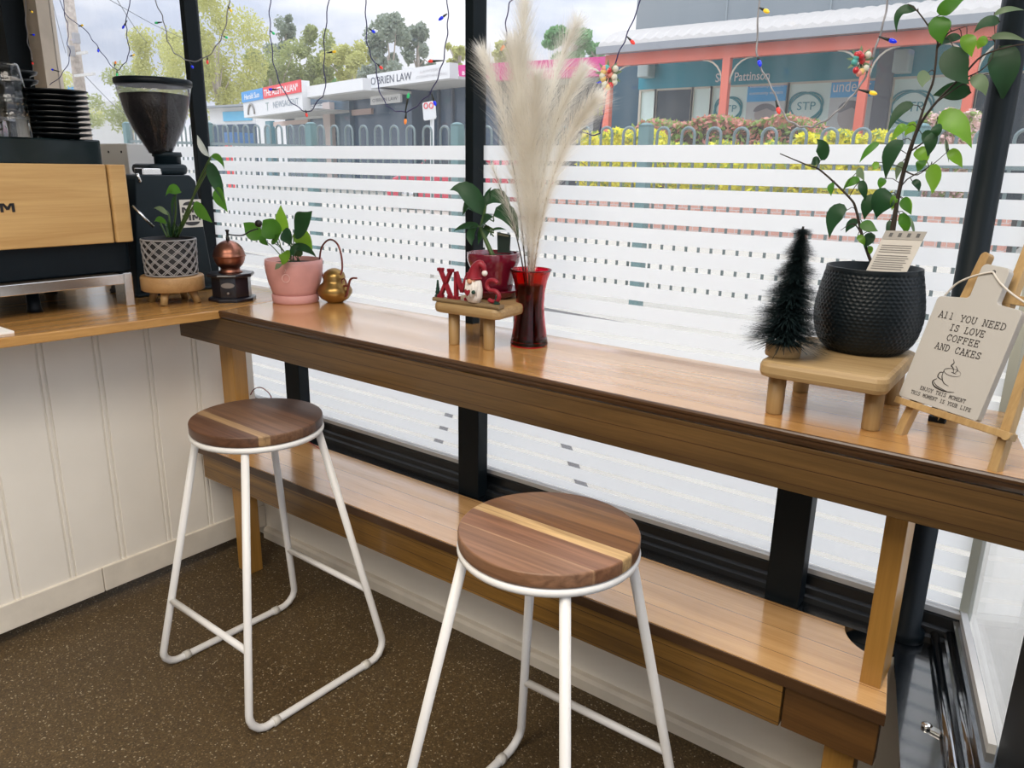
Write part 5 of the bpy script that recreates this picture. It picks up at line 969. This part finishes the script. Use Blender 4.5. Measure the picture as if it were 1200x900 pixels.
# law office
t, TL, TR, zl = shop('law_office_building', (430, 88), (527, 73), 4.2, 104, 'law office with a long white sign board, left of the bank', None)
o, u, n, w = front(TL, TR, zl, .3, WSG, t); B0 = body(t, TL, TR, zl, n, u, w, SHG); F0 = V((TL.x, TL.y, 0)); h_ = TL.z-zl
text('lettering', "O'BRIEN LAW", INKD, t, F0+u*w*.055+V((0, 0, zl+h_*.22)), u, (0, 0, 1), w*.52, h_*.56, .01)
text('lettering', 'LAWYERS', INKP, t, F0+u*w*.68+V((0, 0, zl+h_*.58)), u, (0, 0, 1), w*.22, h_*.18, .01); text('lettering', 'CONVEYANCING', INKP, t, F0+u*w*.63+V((0, 0, zl+h_*.24)), u, (0, 0, 1), w*.34, h_*.18, .01)
for a in (.0, .33, .5, .74): pane(t, B0, u, n, w*a, w*a+.10, .4, zl, P('dark_frame_blue', (.05, .07, .10), .4), 'window_frame', .08)
Bh = B0+n*.9; z1_, z0_ = rows(Bh, u, w*.25, 109), rows(Bh, u, w*.25, 119); ha_, hb_ = apx(Bh, u, 440), apx(Bh, u, 474); hs = pane(t, Bh, u, n, ha_, hb_, z0_, z1_, WSG, 'hanging_sign', .08)
text('sign_lettering', "O'BRIEN LAW", INKD, hs, Bh+u*(ha_+(hb_-ha_)*.08)+n*.083+V((0, 0, z0_+(z1_-z0_)*.3)), u, (0, 0, 1), (hb_-ha_)*.84, (z1_-z0_)*.42, .004)
z1_, z0_ = rows(B0, u, w*.65, 137), rows(B0, u, w*.65, 148); ha_, hb_ = apx(B0, u, 481), apx(B0, u, 504); hs = pane(t, B0, u, n, ha_, hb_, z0_, z1_, P('pale_green_sign', (.60, .70, .66), .5), 'window_sign', .06)
text('sign_lettering', "O'BRIEN", INKD, hs, B0+u*(ha_+(hb_-ha_)*.08)+n*.063+V((0, 0, z0_+(z1_-z0_)*.45)), u, (0, 0, 1), (hb_-ha_)*.7, (z1_-z0_)*.35, .004)
# stationery shop
t, TL, TR, zl = shop('stationery_shop', (352, 102.5), (425, 91), 4.0, 115, 'stationery shop with a plain white awning board, between newsagent and law office', None)
o, u, n, w = front(TL, TR, zl, .3, WSG, t, 'awning_board'); B0 = body(t, TL, TR, zl, n, u, w, SHG); 
sa_, sb_ = apx(B0, u, 353), apx(B0, u, 390); pane(t, B0, u, n, sa_, sb_, rows(B0, u, w*.2, 135), zl, SOF, 'upper_wall', .1); pane(t, B0, u, n, apx(B0, u, 391), apx(B0, u, 399), .4, zl, PIL, 'pillar', .3)
zq = rows(B0, u, w*.2, 129); text('lettering', 'STATIONERY', INKD, t, B0+u*(sa_+(sb_-sa_)*.08)+n*.105+V((0, 0, zq)), u, (0, 0, 1), (sb_-sa_)*.84, rows(B0, u, w*.2, 122)-zq, .004, bold=.01); text('lettering', 'SCHOOL SUPPLIES', INKD, t, B0+u*(sa_+(sb_-sa_)*.08)+n*.105+V((0, 0, rows(B0, u, w*.2, 120))), u, (0, 0, 1), (sb_-sa_)*.84, .18, .004)
pane(t, B0, u, n, apx(B0, u, 410), apx(B0, u, 441), rows(B0, u, w*.85, 131), rows(B0, u, w*.85, 124), P('brown_sign', (.42, .30, .26), .5), 'window_sign', .1)
# newsagent
t, TL, TR, zl = shop('newsagent_shop', (284, 109), (353, 94), 4.2, 138, 'newsagent with red, blue and white sign boards', None)
TLm = TL.copy(); u_ = (TR-TL); 
zm = zrow(TL.x, TL.y, 120.5)
o, u, n, w = front(TL, TR, zl, .3, WSG, t); B0 = body(t, TL, TR, zl, n, u, w, P('newsagent_glass', (.05, .10, .14), .2)); F0 = V((TL.x, TL.y, 0)); h_ = TL.z-zl
sb = MB().frame(F0, u, (0, 0, 1), [(0, zm), (w*.40, zm), (w*.40, TL.z+.02), (0, TL.z+.02)], .05).build('blue_sign_board', BSG, t); sr = MB().frame(F0, u, (0, 0, 1), [(w*.41, zm), (w, zm), (w, TL.z+.02), (w*.41, TL.z+.02)], .05).build('red_sign_board', RSG, t); hh = TL.z-zm
text('sign_lettering', 'Herald Sun', WTX, sb, F0+u*w*.06+n*.052+V((0, 0, zm+hh*.22)), u, (0, 0, 1), w*.28, hh*.55, .004, bold=.012)
text('sign_lettering', 'THE AUSTRALIAN*', WTX, sr, F0+u*w*.43+n*.052+V((0, 0, zm+hh*.18)), u, (0, 0, 1), w*.54, hh*.66, .004, bold=.012)
text('lettering', 'NEWSAGENT', P('grey_blue_ink', (.28, .34, .38), .5), t, F0+u*w*.55+V((0, 0, zl+(zm-zl)*.34)), u, (0, 0, 1), w*.40, (zm-zl)*.38, .01)
lo_ = MB()
lo_.tube([F0+u*w*(.16+.06*math.cos(PI*i/10))+n*.02+V((0, 0, zl+(zm-zl)*(.15+.65*math.sin(PI*i/10)))) for i in range(11)], .05, 6); lo_.build('lottery_logo', P('logo_grey', (.25, .24, .22), .6), t)
text('lettering', 'T', P('grey_green_ink', (.35, .45, .42), .5), t, F0+u*w*.42+V((0, 0, zl+(zm-zl)*.25)), u, (0, 0, 1), w*.06, (zm-zl)*.5, .01)
pane(t, B0, u, n, apx(B0, u, 328), apx(B0, u, 368), rows(B0, u, w*.8, 142), rows(B0, u, w*.8, 136), P('peach_sign', (.55, .42, .36), .5), 'window_sign', .1); pane(t, B0, u, n, apx(B0, u, 321), apx(B0, u, 327), .4, zl, P('teal_pillar', (.10, .22, .25), .5), 'pillar', .2)
q0 = at(264, 150, 1, 26); q1 = at(284, 150, 1, 26); fs_ = thing('hardware_shop', ((q0.x+q1.x)/2, 28, .4), 'pale low shop with a light blue sign, left of the newsagent', 'building')
xa_, xb_ = at(246, 140, 1, 26).x, at(300, 140, 1, 26).x; MB().box(xa_, xb_, 26, 31, .4, at(270, 126, 1, 26).z).build('wall', WSG, fs_); MB().box(q0.x, q1.x+1, 25.9, 26, at(270, 142, 1, 26).z, at(270, 131, 1, 26).z).build('blue_sign_board', P('light_blue_sign', (.14, .48, .72), .5), fs_); MB().box(xa_-.3, xb_+.3, 25.4, 31.2, at(270, 126, 1, 26).z, at(270, 124, 1, 26).z).build('roof', GUT, fs_)
MB().box(at(250, 150, 1, 26).x, xb_, 25.93, 26, .5, at(270, 146, 1, 26).z).build('shop_window', SHG, fs_)
q0 = at(66, 110, 1, 60); q1 = at(94, 110, 1, 60); fb = thing('service_station', ((q0.x+q1.x)/2, 62, .4), 'distant low building with a blue sign board, above the black saucers', 'building')
MB().box(q0.x-12, q1.x+14, 60, 66, .4, at(80, 122, 1, 60).z).build('wall', SOF, fb); MB().box(q0.x, q1.x, 59.7, 60, at(80, 108, 1, 60).z, at(80, 101.5, 1, 60).z).build('blue_sign_board', BSG, fb)
MB().box((q0.x+q1.x)/2-.2, (q0.x+q1.x)/2+.2, 59.75, 59.95, .4, at(80, 108, 1, 60).z).build('sign_pole', GUT, fb)
# news stand and no parking sign by the fence
x0, x1 = at(263, 160, 1, 7.5).x, at(276, 160, 1, 7.5).x; ns = thing('news_stand', ((x0+x1)/2, 7.7, .28), 'blue and red newspaper stand beyond the left end of the fence', 'stand'); zt_ = at(275, 155, 1, 7.5).z
MB().box(x0, x1, 7.5, 7.9, .28, zt_-.2).build('cabinet', WSG, ns, bevel=.01); MB().box(x0, x1, 7.46, 7.92, zt_-.2, zt_).build('blue_top', P('stand_dark_blue', (.06, .16, .34), .5), ns); MB().box(x0+.02, x0+.22, 7.47, 7.5, .7, zt_-.22).build('red_panel', RSG, ns)
q = at(505, 130, 1, 5.0); m_ = mpp(q); sgn = thing('parking_sign', (q.x, 5.0, .1), 'small white parking sign on a pale pole behind the fence', 'street sign')
MB().tube([(q.x-.03, 5.02, .1), (q.x, 5.02, q.z+.05)], .022, 8).build('pole', P('pale_pole', (.62, .62, .60), .5), sgn); hw, hh = 7.2*m_*1.3, 10*m_
MB().frame((q.x, 4.985, q.z), V((1, 0, .10)).normalized(), V((-.10, 0, 1)).normalized(), rc([(-hw, -hh), (hw, -hh), (hw, hh), (-hw, hh)], [.02]*4), .02).build('plate', WSG, sgn)
for s in (-1, 1): MB().tube([(q.x+s*hw*.45+.028*math.cos(2*PI*i/14), 4.962, q.z+hh*.55+.028*math.sin(2*PI*i/14)) for i in range(14)], .006, 5, closed=True).build('red_ring', RSG, sgn)
# parked red car
CRED = P('car_red', (.50, .015, .05), .25, coat=.6); TYR = P('tyre_black', (.02, .02, .02), .8); CGL = P('car_glass', (.04, .05, .06), .05)
cx0, cx1 = at(452, 215, 1, 11).x, at(598, 215, 1, 11).x; L_ = cx1-cx0; car = thing('car', ((cx0+cx1)/2, 11.8, .40), 'red car parked beyond the fence, glimpsed between the film stripes', 'car')
sd = [(0, .30), (.02, .62), (.10, .72), (.26, .82), (.36, 1.18), (.46, 1.28), (.70, 1.28), (.82, 1.20), (.93, .86), (.99, .80), (1, .34), (.97, .22), (.03, .22)]
MB().frame((cx0, 12.6, .40), (1, 0, 0), (0, 0, 1), [(a*L_, b) for a, b in sd], 1.6).build('body', CRED, car, bevel=.05, seg=3)
MB().frame((cx0, 10.99, .40), (1, 0, 0), (0, 0, 1), [(a*L_, b) for a, b in [(.31, .86), (.385, 1.14), (.47, 1.21), (.57, 1.21), (.57, .86)]], .02).build('window', CGL, car); MB().frame((cx0, 10.99, .40), (1, 0, 0), (0, 0, 1), [(a*L_, b) for a, b in [(.59, .86), (.59, 1.21), (.70, 1.21), (.80, 1.14), (.88, .86)]], .02).build('window', CGL, car)
for a in (.2, .8):
    wh = MB().lathe((cx0+a*L_, 11.0, .71), [(0, -.02), (.2, -.03), (.30, -.02), (.31, .04), (.31, .16), (0, .16)], 24, Matrix.Rotation(-PI/2, 4, 'X')).build('wheel', TYR, car); MB().lathe((cx0+a*L_, 10.98, .71), [(0, -.03), (.18, -.02), (.19, 0), (0, 0)], 20, Matrix.Rotation(-PI/2, 4, 'X')).build('hub_cap', CHROME, wh)
# utility pole and wires
YU = 15; pb = at(97, 130, 1, YU); pole = thing('utility_pole', (pb.x, YU, .4), 'weathered timber power pole behind the coffee machine', 'utility pole'); r_ = 6.3*mpp(pb)
MB().tube([(pb.x, YU, .4), (pb.x, YU, 9)], [r_*1.1, r_*.85], 14).build('shaft', P('weathered_timber', (.42, .36, .30), .85, var=.25, vscale=6), pole)
for r0, l0, l1 in ((88, -14, 22), (62, -10, 8)): q = at(97, r0, 1, YU-.2); MB().box(q.x+l0*mpp(q)*1.3, q.x+l1*mpp(q)*1.3, YU-.26, YU-.16, q.z-.05, q.z+.05).build('cross_arm', P('arm_grey', (.62, .60, .56), .6), pole)
for a, r0 in ((84, 60), (90, 45)): q = at(a, r0, 1, YU-.3); MB().rbox(q.x-.12, q.x+.12, YU-.45, YU-.2, q.z-.2, q.z+.2, .05).build('insulator_box', P('insulator_grey', (.35, .34, .34), .6), pole)
WIRE = P('wire_grey', (.10, .11, .13), .6)
for i, (a, b, ya, yb, sg_) in enumerate((((122, -4), (232, 52), YU, 22, 'uppermost'), ((135, -4), (172, 50), YU, 22, 'steep'), ((99, 88), (152, 138), YU-.2, 24, 'low slack pale'), ((60, -4), (77, 62), YU-.2, YU+5, 'left steep'), ((48, 92), (90, 116), YU, 26, 'low left'))):
    p, q = at(*a, 1, ya), at(*b, 1, yb); tag(solo(MB().tube(spline([p, p.lerp(q, .5)-V((0, 0, .12)), q], 8), .014, 6).build('overhead_wire', WIRE), '%s overhead wire by the timber power pole' % sg_, 'wire', 'overhead wires'))
# trees
T1 = leafmat('gum_leaf_olive', (.30, .33, .14), (.5, .55, .2), .35, .7); T2 = leafmat('gum_leaf_yellow', (.46, .46, .16), (.7, .7, .25), .35, .7); T3 = leafmat('gum_leaf_grey', (.26, .30, .24), (.4, .45, .3), .3, .7); T4 = leafmat('broad_leaf_green', (.16, .34, .14), (.3, .5, .2), .3, .7); TRK = P('gum_bark', (.42, .36, .30), .8)
def tree(px_, py_, rx, ry, Y, mat, label, n=2200, nb=9, dens=.24):
    n = int(n*2.6); nb = int(nb*1.9); dens *= .55; c_ = at(px_, py_, 1, Y); m_ = mpp(c_); t = thing('tree', (c_.x, Y, .4), label, 'tree', 'trees behind the shops'); RX, RZ = rx*m_*1.05, ry*m_*1.05
    bl = [(V((c_.x+rj(.78)*RX, Y+rj(.5)*RX, c_.z+rj(.78)*RZ)), random.uniform(.16, .36)) for _ in range(nb)]
    MB().tube([(c_.x, Y, .4), (c_.x+rj(.3), Y, c_.z)], [.28, .12], 8).build('trunk', TRK, t)
    for b_, s in bl[:5]: MB().tube([(c_.x, Y, c_.z-RZ*.8), (c_.x+(b_.x-c_.x)*.6, (Y+b_.y)/2, c_.z-RZ*.2+(b_.z-c_.z)*.4), b_], [.10, .06, .03], 6).build('limb', TRK, t)
    def pt():
        b_, s = random.choice(bl); d = V((random.gauss(0, 1), random.gauss(0, 1), random.gauss(0, 1))).normalized()*random.random()**.4; return b_+V((d.x*RX*s, d.y*RX*s, d.z*RZ*s))
    fol(MB(), n, dens*Y/36, pt).build('crown', mat, t)
for a in ((250, 52, 64, 78, 40, T2, 'large pale gum tree filling the window left of the second mullion', 5200, 16), (150, 118, 55, 40, 46, T1, 'low bushy tree behind the coffee grinder', 2600, 12), (75, 118, 42, 34, 50, T2, 'low yellowish tree behind the power pole', 1800, 10), (196, 96, 50, 60, 44, T2, 'yellow green tree between grinder and window bar', 2800, 12), (318, 92, 52, 42, 50, T1, 'olive tree above the blue and red newsagent signs', 2800, 12), (330, 44, 22, 24, 54, T3, 'thin crowned gum tip above the newsagent', 700, 7), (372, 78, 30, 50, 52, T1, 'tall narrow gum above the plain white awning board', 2200, 10), (412, 84, 34, 34, 48, T2, 'yellowish tree above the stationery shop', 1800, 10), (456, 66, 36, 42, 46, T3, 'grey green gum tree above the law office sign', 2600, 12), (488, 54, 22, 28, 50, T3, 'slender gum with open crown right above the law sign', 1200, 9), (420, 104, 40, 16, 60, T4, 'fresh green trees low behind the law office roof', 1400, 9), (538, 66, 14, 14, 42, T2, 'small yellowish tree by the middle mullion', 500, 6), (592, 60, 20, 13, 40, T2, 'yellow green treetop above the left of the magenta sign', 900, 7), (668, 52, 30, 22, 44, T4, 'round green treetop above the magenta bank sign', 1800, 9), (700, 60, 14, 10, 46, T4, 'small green treetop left of the curved awning', 500, 6)):
    tree(*a)
# ------------------------------------------------------------------ fairy lights hung across the window
YL = .050; WB = P('light_wire_blue', (.035, .03, .12), .45); WS = P('light_wire_silver', (.30, .30, .32), .4); CAP_ = P('bulb_socket', (.02, .025, .02), .5)
BC = {'b': P('bulb_blue', (.01, .03, .75), .25, emit=.25), 'r': P('bulb_red', (.75, .06, .05), .25, emit=.2), 'y': P('bulb_yellow', (.85, .55, .04), .25, emit=.25), 'g': P('bulb_green', (.05, .55, .20), .25, emit=.2), 'o': P('bulb_orange', (.85, .25, .04), .25, emit=.25)}
fl_ = thing('fairy_lights', (1.0, YL, 1.45), 'string of coloured fairy lights looping down across the shop window', 'fairy lights')
A_ = lambda x, y: at(x, y, 1, YL)
LOOPS = [('s', [(29, -5), (31, 30), (33, 50), (38, 70), (38, 84)]), ('b', [(67, -5), (80, 20), (97, 32), (108, 46), (116, 57), (126, 71), (137, 82), (146, 74), (151, 63), (149, 40), (148, 25), (153, -5)]), ('b', [(73, -5), (77, 22), (80, 32), (79, 50), (82, 62), (79, 76), (70, 90), (58, 100)]), ('s', [(179, -5), (187, 12), (192, 25), (196, 45), (203, 60), (214, 68), (226, 72), (243, 66), (255, 52), (262, 38), (267, 15), (269, -5)]),
 ('b', [(317, -5), (316, 18), (317, 40), (320, 70), (326, 92), (338, 116), (350, 126), (362, 131), (374, 117), (381, 106), (380, 80), (380, 50), (383, 20), (386, -5)]), ('b', [(428, -5), (429, 20), (430, 48), (435, 66), (441, 80), (443, 100), (450, 118), (459, 128), (470, 131), (482, 129), (495, 118), (505, 108), (514, 88), (520, 68), (524, 40), (525, 20), (524, -5)]),
 ('b', [(604, -5), (597, 5), (593, 27), (595, 48), (604, 60), (622, 90), (640, 130), (660, 152), (684, 156), (700, 158), (704, 150), (709, 118), (714, 95), (722, 70), (731, 50), (740, 28), (753, -5)]), ('s', [(890, -5), (888, 30), (887, 62), (893, 82), (903, 100), (911, 118), (920, 137), (932, 146), (945, 149), (958, 146), (975, 136), (992, 120), (1004, 106), (1014, 90), (1022, 68), (1030, 45), (1037, 20), (1041, -5)]), ('s', [(1178, -5), (1174, 20), (1171, 40), (1166, 70)])]
for cl_, pts in LOOPS:
    o = [A_(*p) for p in pts]; s_ = spline(o, 5); s_ = [p+V((0, .0025*math.sin(i*1.1), .0015*math.cos(i*1.1))) for i, p in enumerate(s_)]
    MB().tube(s_, .0019 if cl_ == 's' else .0015, 6).build('wire', WS if cl_ == 's' else WB, fl_)
BU = [('y', 34, 11, 39, 14), ('b', 35, 41, 41, 41), ('r', 37, 70, 40, 74), ('b', 70, 84, 64, 82), ('y', 92, 31, 98, 30), ('b', 115, 55, 117, 59), ('o', 134, 78, 137, 74), ('g', 137, 82, 139, 87), ('y', 152, 66, 158, 65), ('b', 149, 24, 147, 31), ('g', 190, 26, 186, 27), ('b', 221, 71, 227, 78), ('y', 267, 7, 272, 12), ('g', 262, 42, 267, 44), ('r', 243, 66, 245, 72), ('b', 326, 105, 320, 105), ('r', 358, 129, 361, 134), ('y', 383, 62, 393, 61), ('g', 317, 36, 322, 39), ('b', 432, 33, 439, 37), ('r', 441, 74, 448, 79), ('b', 505, 108, 511, 120), ('g', 475, 131, 480, 114), ('r', 519, 71, 508, 72), ('b', 524, 16, 520, 21), ('o', 476, 131, 477, 141), ('o', 595, 48, 592, 55), ('r', 735, 43, 742, 49), ('b', 712, 92, 706, 95), ('y', 890, 9, 898, 13), ('b', 888, 66, 891, 73), ('r', 909, 118, 913, 128), ('b', 1030, 43, 1045, 48), ('y', 1006, 105, 1022, 109)]
for c_, x0, y0, x1, y1 in BU:
    p, q = A_(x0, y0), A_(x1, y1)-V((0, .006, 0)); d = (q-p); ln = d.length; d.normalize(); M = d.to_track_quat('Z', 'Y').to_matrix().to_4x4()
    b_ = MB().lathe(q, [(0, -.004), (.0034, -.002), (.0042, .002), (.0036, .007), (.0015, .011), (0, .012)], 10, M).build('bulb', BC[c_], fl_); MB().tube([p, q-d*.004], [.0014, .0030], 6).build('socket', CAP_, b_)
# berry sprays tied to the lights
BR_ = {'r': P('berry_red', (.55, .03, .04), .2, coat=.5), 'p': P('berry_pink', (.75, .30, .25), .3), 'y': P('berry_yellow', (.78, .55, .22), .3), 'w': P('berry_pale', (.66, .66, .56), .35), 't': P('berry_teal', (.10, .42, .40), .3)}
for lab, ctr, items in (('spray of pale and yellow baubles tied to the fairy lights before the bank', (716, 88), 'ppyrwwtwwyrpyw'), ('spray of red and green baubles tied to the fairy lights before the pharmacy', (1010, 72), 'rrprtwrrwtyr')):
    c_ = A_(*ctr); k = mpp(c_); t = thing('berry_spray', c_-V((0, .012, 0)), lab, 'ornament', 'berry sprays')
    for i, ch_ in enumerate(items):
        a = i*2.4; r = (3+11*((i*.37) % 1)); p = c_+RT*(r*.75*math.cos(a)*k)+V((0, 0, r*1.25*math.sin(a)*k))-V((0, .012+.006*((i*.61) % 1), 0)); MB().ball(p, 3.6*k, 10, (1, 1, 1.1)).build('berry', BR_[ch_], t); MB().tube([c_-V((0, .006, 0)), p], .0009, 5).build('berry_stalk', CAP_, t)
    for i in range(9):
        a = i*.7+.2; d = RT*math.cos(a)+V((0, 0, math.sin(a))); MB().leaf(c_+d*4*k-V((0, .008, 0)), c_+d*17*k-V((0, .012, 0)), 4*k, (0, -1, 0)).build('leaf', GREENG, t)
# bodies for the two added fill lights on the ceiling
for k, (l, s) in enumerate(((FILL1, 1.1), (FILL2, .9))):
    t = thing('fill_panel', (l.location.x, l.location.y, 2.72), 'added square white fill panel on the ceiling '+('behind the camera' if k == 0 else 'nearer the rear wall'), 'lamp')
    x, y = l.location.x, l.location.y; h = s/2+.03
    MB().box(x-h, x+h, y-h, y+h, 2.66, 2.72).build('fill_housing', WHITEM, t, bevel=.004)
